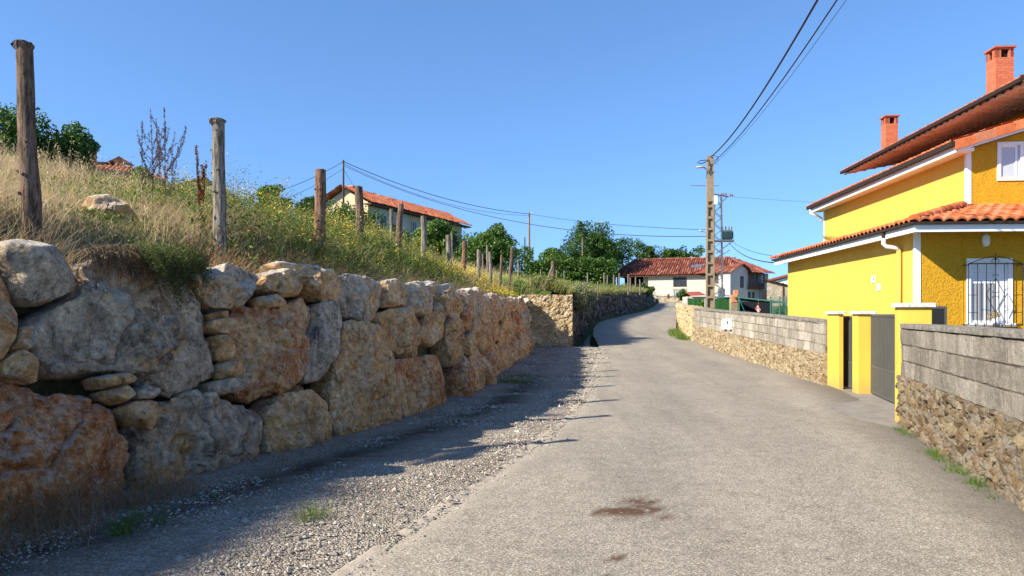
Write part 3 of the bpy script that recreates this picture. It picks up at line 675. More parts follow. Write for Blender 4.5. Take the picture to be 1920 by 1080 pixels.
def right_walls():
    # near wall: rubble base, three courses of block, coping
    pn = [(XR(3.6)+.02, 3.6), (XR(5.97), 5.97), (5.60, 10.68)]; pn = [(2.75, 1.2)]+[(float(a), b) for a, b in pn]
    pn = [(2.72, 1.2), (3.42, 3.6), (4.13, 5.97), (5.57, 10.62)]
    r = empty('garden_wall', (4.8, 8, 0), 'near garden wall with rough brown rubble base, three grey block courses and a coping, beside the gate', 'garden wall', 'garden walls along the right side of the road')
    hb = lambda y: .725+.012*np.sin(np.asarray(y)*5)
    # travel +Y with face to the left: normal must point to -x
    relief('rubble_base', pn, -.05, hb, -.30, (.012, .012), 'rubble', .12, .055, 5, MRUB, r, .022)
    pb = [(a+.03, b) for a, b in pn]
    relief('block_courses', pb, hb, 1.40, -.20, (.014, .012), 'block', (.50, .225), .016, 6, m_block(.68), r, .008)
    pc = [(a-.005, b) for a, b in pn]; relief('coping', pc, 1.402, 1.465, -.29, (.03, .02), 'block', (6., .5), .004, 7, MCAP, r, .012)
    # far wall beyond the gates
    pf = [(6.86, 16.25), (7.2, 21), (7.45, 27), (7.62, 31)]
    r = empty('garden_wall', (7.3, 24, .1), 'far garden wall of grey blocks over tan rubble, between the yellow gate pillar and the dry stone corner', 'garden wall', 'garden walls along the right side of the road')
    zf = lambda y: zr(y)-.05; zm = lambda y: zr(y)+.72-.0*np.asarray(y); zt = lambda y: np.interp(y, [16, 31], [1.40, 1.80]); zt2 = lambda y: zt(y)+.002; zt3 = lambda y: zt(y)+.065
    relief('rubble_base', pf, zf, zm, -.32, (.03, .022), 'rubble', .10, .05, 15, MRUBP, r, .016)
    relief('block_courses', [(a+.03, b) for a, b in pf], zm, zt, -.2, (.03, .018), 'block', (.50, .225), .012, 16, MBLK, r, .006)
    relief('coping', pf, zt2, zt3, -.28, (.06, .03), 'block', (6., .5), .004, 17, MCAP, r, .012)
    pd = [(7.62, 31.02), (8.4, 36), (9.2, 40), (10.1, 44.5), (11.7, 52)]
    relief('dry_stone_wall', pd, lambda y: zr(y)-.1, lambda y: np.interp(y, [31, 36, 52], [1.84, 1.98, 2.35])+.06*np.sin(np.asarray(y)*3), -.45, (.035, .03), 'rubble', .16, .12, 25, MLIME, None, .03)
    o = bpy.data.objects['dry_stone_wall']; tagit(o, 'sunlit yellow dry stone wall curving away past the block wall corner', 'stone wall')
right_walls()
def left_far_walls():
    relief('stone_end_wall', [(.05, 28.15), (2.30, 28.15)], -.05+.2, 2.34, .5, (.016, .016), 'rubble', .15, .05, 31, MLIME, None, .02)
    tagit(bpy.data.objects['stone_end_wall'], 'short buttress wall of squared yellow limestone at the far end of the boulders', 'stone wall')
    yy = np.linspace(28.72, 84, 60); p = [(float(XW(y)), float(y)) for y in yy]
    relief('dry_stone_retaining_wall', p, lambda y: zr(y)-.6, lambda y: ztop(y)-.12+.07*np.sin(np.asarray(y)*2.3)+.05*np.sin(np.asarray(y)*5.9), .6, (.05, .045), 'rubble', .26, .16, 41, MDRY, None, .05)
    tagit(bpy.data.objects['dry_stone_retaining_wall'], 'shaded dark dry stone retaining wall under the green field beyond the ditch', 'retaining wall')
left_far_walls()
# ================================================================ vegetation
def m_leaf(name, stops, transl=.35, rough=.6, attr='tone'):
    m = Mt(name, rough, .25); c = m.ramp(m.attr(attr), stops); m.color(c)
    tr = m.new('ShaderNodeBsdfTranslucent'); m.link(c, tr.inputs[0]); mx = m.new('ShaderNodeMixShader'); mx.inputs[0].default_value = transl
    out = m.t.nodes['Material Output']; m.link(m.b.outputs[0], mx.inputs[1]); m.link(tr.outputs[0], mx.inputs[2]); m.link(mx.outputs[0], out.inputs[0]); return m.done()
MDRYG = m_leaf('dry_grass', [(0, (.20, .12, .055)), (.25, (.38, .26, .13)), (.6, (.56, .42, .235)), (.85, (.72, .59, .37)), (1, (.26, .23, .08))])
MGREENG = m_leaf('green_grass', [(0, (.09, .17, .022)), (.5, (.20, .34, .045)), (.85, (.33, .46, .09)), (1, (.50, .46, .20))], .45)
MWEED = m_leaf('weed_leaf', [(0, (.025, .055, .010)), (.4, (.07, .125, .022)), (.75, (.14, .20, .04)), (.93, (.28, .30, .07)), (1, (.36, .20, .06))], .4)
MFLOW = m_leaf('yellow_flower', [(0, (.62, .42, .01)), (1, (.85, .66, .04))], .3)
MRED = m_leaf('red_weed', [(0, (.22, .05, .025)), (1, (.42, .13, .06))], .3)
MTREE = m_leaf('tree_leaf', [(0, (.014, .04, .007)), (.5, (.045, .10, .017)), (.85, (.09, .17, .032)), (1, (.15, .22, .045))], .3, .5)
MTREE2 = m_leaf('light_tree_leaf', [(0, (.03, .07, .01)), (.5, (.075, .15, .025)), (.85, (.13, .22, .04)), (1, (.2, .28, .06))], .35, .5)
MSEED = m_leaf('dark_seed_head', [(0, (.045, .028, .035)), (.6, (.10, .06, .06)), (1, (.19, .11, .08))], .1)
MSTEM = simple('dry_stem', (.11, .07, .045), .9, .3, 20, 0)
def unit(a): return a/(np.linalg.norm(a, axis=-1, keepdims=True)+1e-9)
def blades(P, h, w, r_, bend=.5, seg=3, lean=.35, tone=None, ldir=None):
    h = trim(P, h); n = len(P); a = r_.uniform(0, 2*math.pi, n); ld = np.stack([np.cos(a), np.sin(a), 0*a], -1)
    if ldir is not None: ld = unit(ld+ldir)
    b = r_.uniform(0, 2*math.pi, n); side = np.stack([np.cos(b), np.sin(b), 0*b], -1)
    l0 = (r_.uniform(0, lean, n)*h)[:, None]; l1 = (r_.uniform(.1, 1, n)**1.5*bend*h)[:, None]; V = []; TN = []
    for k in range(seg+1):
        t = k/seg; c = P+ld*(l0*t+l1*t*t)+np.array([0, 0, 1])*(h[:, None]*(t-.30*t*t*(l1/h[:, None])))
        ww = (w*(1-t)**.7+.0006)[:, None]
        V += [c-side*ww*.5, c+side*ww*.5]
    V = np.stack(V, 1).reshape(-1, 3); base = (np.arange(n)*(2*(seg+1)))[:, None]
    Q = np.concatenate([base+np.array([2*k, 2*k+1, 2*k+3, 2*k+2]) for k in range(seg)])
    if tone is None: tone = r_.uniform(0, 1, n)
    tip = P+ld*(l0+l1)+np.array([0, 0, 1])*(h[:, None]*(1-.30*(l1/h[:, None])))
    return V, Q, np.repeat(tone, 2*(seg+1)), tip
def leaves(C, s, r_, tone=None, asp=.5, up=.3, nrm=None):
    n = len(C); d = unit(r_.normal(size=(n, 3))+np.array([0, 0, up])); q = unit(np.cross(d, r_.normal(size=(n, 3))))
    s = np.broadcast_to(s, (n,))[:, None]
    V = np.stack([C-d*s*.5, C+q*s*asp*.5+d*s*.05, C+d*s*.5, C-q*s*asp*.5+d*s*.05], 1).reshape(-1, 3)
    Q = (np.arange(n)*4)[:, None]+np.arange(4)
    if tone is None: tone = r_.uniform(0, 1, n)
    return V, Q, np.repeat(tone, 4)
ROCKC = at(197, 402, 8.4)
def trim(P, h): return h*np.where((abs(P[:, 0]*ROCKC[1]/P[:, 1]-ROCKC[0]) < .42)&(P[:, 1] < ROCKC[1]+.2)&(P[:, 1] > ROCKC[1]-1.8), .3, 1.)
class Acc:
    def __init__(s): s.V = []; s.Q = []; s.T = []; s.n = 0
    def add(s, V, Q, T): s.V.append(V); s.Q.append(Q+s.n); s.T.append(T); s.n += len(V)
    def build(s, name, mat, parent=None, **k):
        return mesh_obj(name, np.concatenate(s.V), np.concatenate(s.Q), mat, parent, attrs={'tone': np.concatenate(s.T)}, **k)
def bankpts(n, y0, y1, d0, d1, r_, py=1., pd=1., clump=0, seed=0):
    y = y0+(y1-y0)*r_.uniform(0, 1, n)**py; d = d0+(d1-d0)*r_.uniform(0, 1, n)**pd
    if clump:
        q = fbm(np.stack([y*clump, d*clump, 0*y], -1), 2, seed); keep = r_.uniform(-.45, .45, n) < q; y, d = y[keep], d[keep]
    x = XW_near(np.minimum(y, 28.2))*(y < 28.2)+XW(y)*(y >= 28.2)-d; return np.stack([x, y, hillz(x, y)], -1), d
def bank_vegetation():
    r_ = np.random.default_rng(5)
    A = Acc()
    # matted dry grass, thick near the left of the frame
    P, d = bankpts(60000, 4.6, 13.5, .9, 8.5, r_, 1.15, 1.2); h = r_.uniform(.16, .48, len(P))*(.6+.4*sstep(.8, 2.2, d)); tn = np.clip(r_.beta(2.5, 2, len(P))+.25*fbm(P*.9, 2, 4), 0, .95)
    V, Q, T, _ = blades(P-[0, 0, .03], h, r_.uniform(.004, .009, len(P)), r_, 1.15, 3, .6, tn); A.add(V, Q, T)
    P, d = bankpts(16000, 13, 34, .8, 7, r_, 1.1, 1.3, .8, 3); h = r_.uniform(.25, .65, len(P))
    V, Q, T, _ = blades(P, h, r_.uniform(.007, .013, len(P)), r_, 1., 3, .5, r_.beta(2.5, 2, len(P))); A.add(V, Q, T)
    P, d = bankpts(7000, -6, 5, .6, 6, r_); h = r_.uniform(.3, .8, len(P)); V, Q, T, _ = blades(P, h, r_.uniform(.006, .012, len(P)), r_, .9, 2, .5); A.add(V, Q, T)  # unseen grass behind the camera, added for the shadow it casts
    # taller stalks with feathery heads against the sky
    P, d = bankpts(2200, 5, 20, 1.4, 8.5, r_, 1.1, .9, .7, 8); h = r_.uniform(.4, .78, len(P)); V, Q, T, tip = blades(P, h, r_.uniform(.003, .005, len(P)), r_, .5, 4, .2, r_.uniform(.5, .95, len(P))); A.add(V, Q, T)
    C = (tip[:, None]+r_.normal(size=(len(tip), 7, 3))*[.02, .02, .055]-[0, 0, .04]).reshape(-1, 3); V, Q, T = leaves(C, r_.uniform(.018, .045, len(C)), r_, r_.uniform(.35, .9, len(C)), .3, 1.5); A.add(V, Q, T)
    P, d = bankpts(9000, 4.6, 22, .55, 1.1, r_, 1.2); h = r_.uniform(.12, .34, len(P)); V, Q, T, _ = blades(P, h, r_.uniform(.004, .008, len(P)), r_, 1.6, 4, .9, r_.uniform(.1, .8, len(P)), ldir=np.array([1.2, -.3, 0])); A.add(V, Q, T)
    P, d = bankpts(14000, -3, 5, .5, 1.8, r_); h = r_.uniform(.45, .85, len(P)); V, Q, T, _ = blades(P, h, r_.uniform(.006, .012, len(P)), r_, .8, 2, .4); A.add(V, Q, T)  # unseen grass left of the view, made tall to widen the bank shadow
    A.build('dry_grass', MDRYG, kind='stuff', label='tall tangled straw coloured grass covering the bank above the boulders', origin=(0, 0, 0))
    # green blades between
    A = Acc()
    P, d = bankpts(9000, 8.5, 20, .7, 7, r_, .9, 1.2, .6, 11); h = r_.uniform(.15, .5, len(P)); V, Q, T, _ = blades(P, h, r_.uniform(.006, .012, len(P)), r_, .7, 3, .5, r_.uniform(.1, 1, len(P))); A.add(V, Q, T)
    A.build('green_grass', MGREENG, kind='stuff', origin=(0, 0, 0))
    # the field behind
    A = Acc()
    P, d = bankpts(60000, 17, 46, 1.3, 15, r_, 1.0, 1.0); keep = (r_.uniform(0, 1, len(P)) < sstep(16, 20, P[:, 1]-0.0*d)*sstep(.8, 2.6, d+.15*(P[:, 1]-17))); P = P[keep]; d = d[keep]
    h = r_.uniform(.10, .30, len(P)); V, Q, T, _ = blades(P, h, r_.uniform(.012, .026, len(P)), r_, .6, 2, .4, np.clip(r_.beta(3, 2.5, len(P))+.22*fbm(P*.35, 2, 6), 0, 1)); A.add(V, Q, T)
    P, d = bankpts(52000, 46, 100, .2, 34, r_, 1.1, 1.0); h = r_.uniform(.15, .38, len(P)); V, Q, T, _ = blades(P, h, r_.uniform(.03, .06, len(P)), r_, .6, 2, .4, np.clip(r_.beta(3, 2.2, len(P))+.2*fbm(P*.2, 2, 6), 0, 1)); A.add(V, Q, T)
    A.build('field_grass', MGREENG, kind='stuff', origin=(0, 0, 0))
    # shaggy verge on top of the far retaining wall
    A = Acc(); P, d = bankpts(16000, 28.8, 84, -.05, 1.6, r_, 1.2, 1.); h = r_.uniform(.2, .6, len(P)); V, Q, T, _ = blades(P, h, r_.uniform(.014, .03, len(P))*(1+P[:, 1]/60), r_, 1.2, 3, .6, np.clip(r_.beta(3, 2, len(P)), 0, 1), ldir=np.array([.7, -.2, 0])); A.add(V, Q, T)
    A.build('verge_grass', m_leaf('verge_grass', [(0, (.12, .15, .03)), (.5, (.24, .28, .07)), (.85, (.42, .38, .16)), (1, (.58, .47, .27))], .4), kind='stuff', origin=(0, 0, 0))
    # leafy weeds
    A = Acc(); FL = Acc(); ST = MB()
    def plants(P, hh, nl, ls, spread, flower, r_):
        for p, H in zip(P, hh):
            k = r_.integers(2, 5)
            for _ in range(k):
                dv = r_.normal(size=3)*[spread, spread, 0]; n = nl//k; t = r_.uniform(.06, 1, n)**.8
                c = p+dv*H*t[:, None]+np.array([0, 0, 1])*(H*t)[:, None]*r_.uniform(.75, 1); rad_ = (.10*(1-t*.75)+.015)[:, None]
                C = c+r_.normal(size=(n, 3))*rad_*[1, 1, .5]
                V, Q, T = leaves(C, ls*r_.uniform(.6, 1.3, n)*(1.25-.5*t), r_, np.clip(.25+.55*t+r_.normal(size=n)*.2, 0, 1), .42, .4); A.add(V, Q, T)
                if r_.random() < flower:
                    tp = p+dv*H+np.array([0, 0, H*.95]); n2 = 14; C = tp+r_.normal(size=(n2, 3))*[.05, .05, .06]; V, Q, T = leaves(C, r_.uniform(.014, .028, n2), r_, None, .9, .5); FL.add(V, Q, T)
    P, d = bankpts(330, 9.2, 14, .7, 4.5, r_, 1, 1.1, .55, 21); plants(P, r_.uniform(.3, .75, len(P)), 60, .040, .25, .02, r_)
    P, d = bankpts(1250, 10.5, 20, .7, 4.2, r_, 1.1, 1.0); plants(P, r_.uniform(.3, .62, len(P))*(.6+.6*sstep(.6, 2.4, d)), 52, .048, .25, .04, r_)
    P, d = bankpts(420, 18, 29, .5, 2.2, r_, 1.2, 1.); plants(P, r_.uniform(.15, .4, len(P)), 34, .055, .25, .2, r_)
    for (u, v, Y, n, hm) in ((470, 350, 12.5, 34, 1.3), (530, 370, 13.2, 34, 1.2), (640, 410, 13.5, 26, 1.), (700, 440, 14.5, 26, .95), (500, 400, 11, 20, .8), (440, 400, 10, 16, .8), (720, 440, 16.5, 22, .9)):
        c = at(u, v, Y); P = np.stack([c[0]+r_.normal(size=n)*.45, c[1]+r_.normal(size=n)*.4], -1); P = np.concatenate([P, hillz(P[:, 0], P[:, 1])[:, None]], 1); plants(P, r_.uniform(.6, 1, n)*hm, 90, .042, .18, .05, r_)
    P, d = bankpts(230, 8.8, 17, .8, 3.2, r_); plants(P, r_.uniform(.2, .5, len(P)), 26, .085, .3, 0, r_)
    P, d = bankpts(500, 28.8, 70, 0., 1.4, r_, 1.3, 1.); plants(P, r_.uniform(.3, .8, len(P)), 30, .12, .3, .0, r_)
    # creeping cover along the lip of the wall
    P, d = bankpts(34000, 4.5, 20, .60, 1.9, r_, 1.1, 1.2, 1.1, 31); C = P+np.array([0, 0, 1])*(r_.uniform(0, .13, len(P)))[:, None]; V, Q, T = leaves(C, r_.uniform(.018, .04, len(C)), r_, r_.uniform(.4, 1, len(C)), .6, .8); A.add(V, Q, T)
    A.build('leafy_weeds', MWEED, kind='stuff', label='green and yellowish leafy weeds growing between the fence posts', origin=(0, 0, 0))
    P, d = bankpts(60, 12, 21, .7, 3.5, r_, 1, 1, .5, 44); hh = r_.uniform(.3, .75, len(P)); C = (P[:, None]+r_.normal(size=(len(P), 12, 3))*[.10, .10, .05]+np.array([0, 0, 1])*hh[:, None, None]).reshape(-1, 3)
    V, Q, T = leaves(C, r_.uniform(.014, .03, len(C)), r_, None, .9, .5); FL.add(V, Q, T)
    P, d = bankpts(120, 19, 27, .4, 1.6, r_); C = (P[:, None]+r_.normal(size=(len(P), 16, 3))*[.12, .12, .05]+[0, 0, .3]).reshape(-1, 3); V, Q, T = leaves(C, r_.uniform(.02, .04, len(C)), r_, None, .9, .5); FL.add(V, Q, T)
    FL.build('yellow_flowers', MFLOW, kind='stuff', origin=(0, 0, 0))
    R = Acc(); P, d = bankpts(70, 8.2, 10.5, .4, 1.1, r_); C = (P[:, None]+r_.normal(size=(len(P), 40, 3))*[.07, .07, .10]+[0, 0, .16]).reshape(-1, 3); V, Q, T = leaves(C, r_.uniform(.012, .026, len(C)), r_, None, .6, 1); R.add(V, Q, T)
    R.build('red_seed_weeds', MRED, kind='stuff', origin=(0, 0, 0))
bank_vegetation()
def low_vegetation():
    r_ = np.random.default_rng(15)
    # dry and green tufts along the foot of the boulders
    A = Acc(); G = Acc()
    def tuft(acc, x, y, z, n, h, w, rd, bend=.8, tl=0, th=1):
        P = np.stack([x+r_.normal(size=n)*rd, y+r_.normal(size=n)*rd, np.full(n, z)], -1); V, Q, T, _ = blades(P, r_.uniform(.4, 1, n)*h, r_.uniform(.6, 1, n)*w, r_, bend, 3, .6, r_.uniform(tl, th, n)); acc.add(V, Q, T)
    for y, off, n, h in ((5.1, .12, 120, .5), (5.6, .15, 140, .4), (5.9, .1, 90, .42), (6.3, .12, 110, .38), (6.6, .15, 60, .3), (7.9, .05, 40, .25), (8.9, .05, 30, .2), (11.3, .1, 50, .2), (4.7, .3, 120, .5), (4.9, .6, 110, .35)):
        for q in range(3): tuft(A, float(XW_near(y))+off+r_.uniform(-.05, .45), y+r_.uniform(-.25, .25), .02, int(n*.65), h*r_.uniform(.6, 1.3), .005, .10, 1.1, .0, .6)
    A.build('dry_tufts', m_leaf('dull_dry_grass', [(0, (.16, .09, .045)), (.6, (.38, .26, .14)), (1, (.6, .46, .26))]), kind='stuff', origin=(0, 0, 0))
    P = []; 
    for (u, v, n, h, rd) in ((232, 1010, 90, .2, .06), (300, 990, 60, .14, .05), (400, 940, 20, .08, .06), (250, 985, 40, .16, .06), (990, 705, 700, .10, .45), (960, 712, 300, .08, .25), (1000, 672, 60, .08, .2), (1090, 690, 50, .05, .15), (1105, 730, 30, .04, .08)):
        Y = (1.6)*F/(v-HV); Y = Y if Y < 17 else Y*.93
        x = (u-960)/F*Y; z = float(zr(Y))+.03; tuft(G, x, Y, z, n, h, .005 if Y < 8 else .012, rd*.8, .7, .1, .7)
    for i in range(26):
        y = r_.uniform(6.3, 10.2); x = float(np.interp(y, [5.97, 10.62], [4.13, 5.57]))-.08-r_.uniform(0, .07); tuft(G, x, y, .005, 26, .11, .005, .035, .7, .2, .8)
    for y in (6.9, 7.4, 7.9, 8.4): tuft(G, float(np.interp(y, [5.97, 10.62], [4.13, 5.57]))-.12, y, .005, 60, .14, .006, .06, .7, .3, .9)
    for i in range(60): y = r_.uniform(31.5, 37.5); tuft(G, float(XR(y))-.05-r_.uniform(0, .5)*(1-abs(y-34)/6), y, float(zr(y))+.01, 24, .28, .02, .12, .6, .2, 1)
    G.build('verge_tufts', m_leaf('verge_tuft_leaf', [(0, (.04, .08, .012)), (.6, (.11, .2, .03)), (1, (.3, .34, .09))], .4), kind='stuff', origin=(0, 0, 0))
    # the bright tuft at the edge of the shadow
    g = Acc(); c = at(585, 985, 1.6*F/(985-HV)); tuft(g, c[0], c[1], .02, 160, .19, .005, .07, .5, .3, 1); o = g.build('grass_tuft', bpy.data.materials['verge_tuft_leaf'], label='single green grass tuft on the gravel at the edge of the wall shadow', cat='grass tuft')
    # loose stones on the verge
    n = 60000; y = 3.2+24*r_.uniform(0, 1, n)**1.9; a = XW_near(y); b = XL(y)+.05; x = a+(b-a)*r_.uniform(0, 1, n); sp_ = r_.uniform(0, 1, n) < .02; x = np.where(sp_, b+r_.exponential(.14, n), x)
    P = np.stack([x, y, zr(y)+np.where(x > b-.03, .016, .03+.04*vnoise(np.stack([x*1.2, y*1.2, 0*x], -1), 8))], -1); s = r_.gamma(2.2, .0025, n)*(1+y/16)
    oc = np.array([(1, 0, 0), (-1, 0, 0), (0, 1, 0), (0, -1, 0), (0, 0, .7), (0, 0, -.5)], float); f = np.array([(0, 2, 4), (2, 1, 4), (1, 3, 4), (3, 0, 4), (2, 0, 5), (1, 2, 5), (3, 1, 5), (0, 3, 5)])
    V = P[:, None]+(oc[None]*s[:, None, None]*r_.uniform(.6, 1.3, (n, 6, 1))); an = r_.uniform(0, 6.28, n); V0 = V-P[:, None]
    X = V0[..., 0]*np.cos(an)[:, None]-V0[..., 1]*np.sin(an)[:, None]; Yv = V0[..., 0]*np.sin(an)[:, None]+V0[..., 1]*np.cos(an)[:, None]; V = np.stack([X, Yv, V0[..., 2]], -1)+P[:, None]
    T = ((np.arange(n)*6)[:, None, None]+f[None]).reshape(-1, 3)
    ms = Mt('loose_gravel', .9, .2); ms.color(ms.ramp(ms.attr('tone'), [(0, (.17, .15, .125)), (.4, (.30, .27, .225)), (.93, (.38, .34, .28)), (1, (.5, .46, .39))]))
    mesh_obj('loose_gravel', V.reshape(-1, 3), T, ms.done(), attrs={'tone': np.repeat(r_.uniform(0, 1, n), 6)}, kind='stuff', origin=(0, 0, 0))
low_vegetation()
def hanging_plant():
    r_ = np.random.default_rng(3); A = Acc(); B = Acc(); mroots = m_leaf('hanging_roots', [(0, (.035, .02, .012)), (.6, (.12, .075, .04)), (1, (.26, .18, .09))], .15)
    def strands(acc, u0, u1, v0, v1, n, L, drift, out, col, w, leafn):
        for i in range(n):
            u = r_.uniform(u0, u1); y, h = pix2wall(u, r_.uniform(v0, v1)); nn, t = wall_nt(y); p = wallP(y, h)+nn*(.02+out*r_.uniform(.2, 1)); l = L*r_.uniform(.4, 1)*(.55+.45*math.sin(math.pi*(u-u0)/(u1-u0)))
            k = np.linspace(0, 1, 6)[:, None]; jit = r_.normal(size=3)*.04
            c = p+t*drift*l*k+nn*(out*.7*np.sin(k*2.2))-np.array([0, 0, 1])*l*k**1.3+jit*k
            sd = unit(r_.normal(size=3))*w; V = np.stack([c-sd, c+sd], 1).reshape(-1, 3); Q = np.array([[2*j, 2*j+1, 2*j+3, 2*j+2] for j in range(5)]); tn = col+r_.uniform(0, .35); acc.add(V, Q, np.full(len(V), tn))
            if leafn:
                tt = r_.uniform(0, 1, leafn)[:, None]; idx = (tt[:, 0]*4.99).astype(int); C = c[idx]+(c[idx+1]-c[idx])*(tt*4.99-idx[:, None])+r_.normal(size=(leafn, 3))*.014; V, Q, T = leaves(C, r_.uniform(.01, .024, leafn), r_, np.clip(col+.25*(1-tt[:, 0])+r_.uniform(0, .4, leafn), 0, 1), .3, -.5); acc.add(V, Q, T)
    for i in range(130):
        u = r_.uniform(236, 345); y, h = pix2wall(u, r_.uniform(466, 500)); nn, t = wall_nt(y); p = wallP(y, h)-nn*.06+np.array([0, 0, .05]); cl = math.sin(math.pi*np.clip((u-225)/125, 0, 1)); L = r_.uniform(.12, .62)*(.25+.75*cl**1.5)
        k = np.linspace(0, 1, 9)[:, None]; jit = r_.normal(size=3)*.05; c = p+t*(.16+.3*(305-u)/100)*L*k+nn*(.46*np.sin(np.minimum(k*2.6, 1.6)))*r_.uniform(.6, 1)-np.array([0, 0, 1])*L*k**1.6+jit*k
        n = int(420*(.35+L)); tt = r_.uniform(0, .999, n)*8; ix = tt.astype(int); C = c[ix]+(c[ix+1]-c[ix])*(tt-ix)[:, None]+r_.normal(size=(n, 3))*(.030-.014*(tt/8))[:, None]
        V, Q, T = leaves(C, r_.uniform(.009, .022, n), r_, np.clip(.62-.5*(tt/8)+r_.normal(size=n)*.16, 0, 1), .35, -.3); A.add(V, Q, T)
    strands(B, 140, 250, 458, 482, 420, .22, .05, .10, .15, .0022, 5)
    strands(B, 205, 270, 480, 500, 160, .26, .3, .10, .0, .0025, 3)
    root = empty('hanging_plant', wallP(*pix2wall(290, 500)), 'bushy olive green plant hanging from the wall top over the largest grey boulder', 'hanging plant')
    A.build('foliage', MHANG, root); B.build('roots', mroots, root)
MHANG = m_leaf('hanging_leaf', [(0, (.03, .045, .01)), (.45, (.09, .11, .025)), (.8, (.22, .24, .06)), (1, (.36, .36, .13))], .3)
hanging_plant()
def seed_stalk(u, v0, v1, Y, label, nb, spread, mat, dens, seed, sz=.016):
    r_ = np.random.default_rng(seed); b = at(u, v0, Y); t = at(u, v1, Y); b[2] = min(b[2], float(hillz(b[0], b[1])))
    H = t[2]-b[2]; root = empty('seed_stalk', b, label, 'wild plant', 'dry seed stalks standing above the bank'); m = MB(); A = Acc()
    lines = [(b, t+[r_.uniform(-.05, .05), 0, 0], .006)]
    for i in range(nb):
        f = r_.uniform(.22, .75); s = b+(t-b)*f; a = r_.choice([-1, 1])*r_.uniform(.3, 1); L = H*r_.uniform(.25, .55)*(1-f*.5); e = s+np.array([a*spread*L, r_.uniform(-.5, .5)*spread*L, L*r_.uniform(.75, 1)]); lines.append((s, e, .003))
    for s, e, w in lines:
        k = np.linspace(0, 1, 7)[:, None]; bow = np.array([(e-s)[0]*.25, 0, 0]); P = s+(e-s)*k+bow*np.sin(k*math.pi)+np.cumsum(r_.normal(size=(7, 3))*.006, 0)
        m.tube(P, np.linspace(w, w*.4, 7), 5, world=True); L = np.linalg.norm(e-s); n = int(L*dens); st = .3 if w > .004 else .08
        tt = np.sort(r_.uniform(st, 1, n)); i = np.minimum((tt*6).astype(int), 5); C = P[i]+(P[i+1]-P[i])*(tt*6-i)[:, None]
        C = np.repeat(C, 5, 0)+r_.normal(size=(n*5, 3))*sz*.6; V, Q, T = leaves(C, sz*r_.uniform(.7, 1.4, n*5), r_, None, .8, .4); A.add(V, Q, T)
    m.build('stem', MSTEM, root); A.build('seed_heads', mat, root)
seed_stalk(286, 380, 215, 9.3, 'tall dark branching seed stalk, left of the two beside the red roof', 20, .55, MSEED, 75, 1, .011)
seed_stalk(313, 385, 203, 9.2, 'tallest dark branching seed stalk, right of the two beside the red roof', 20, .5, MSEED, 75, 2, .011)
seed_stalk(268, 370, 235, 9.5, 'thin dark seed stalk leaning outward at the left edge of the branching pair', 8, .6, MSEED, 60, 6, .011)
seed_stalk(378, 400, 274, 9.3, 'narrow rust red seed stalk just left of the second fence post', 7, .16, m_leaf('rust_seed_head', [(0, (.13, .04, .015)), (1, (.32, .13, .04))], .1), 170, 3, .015)
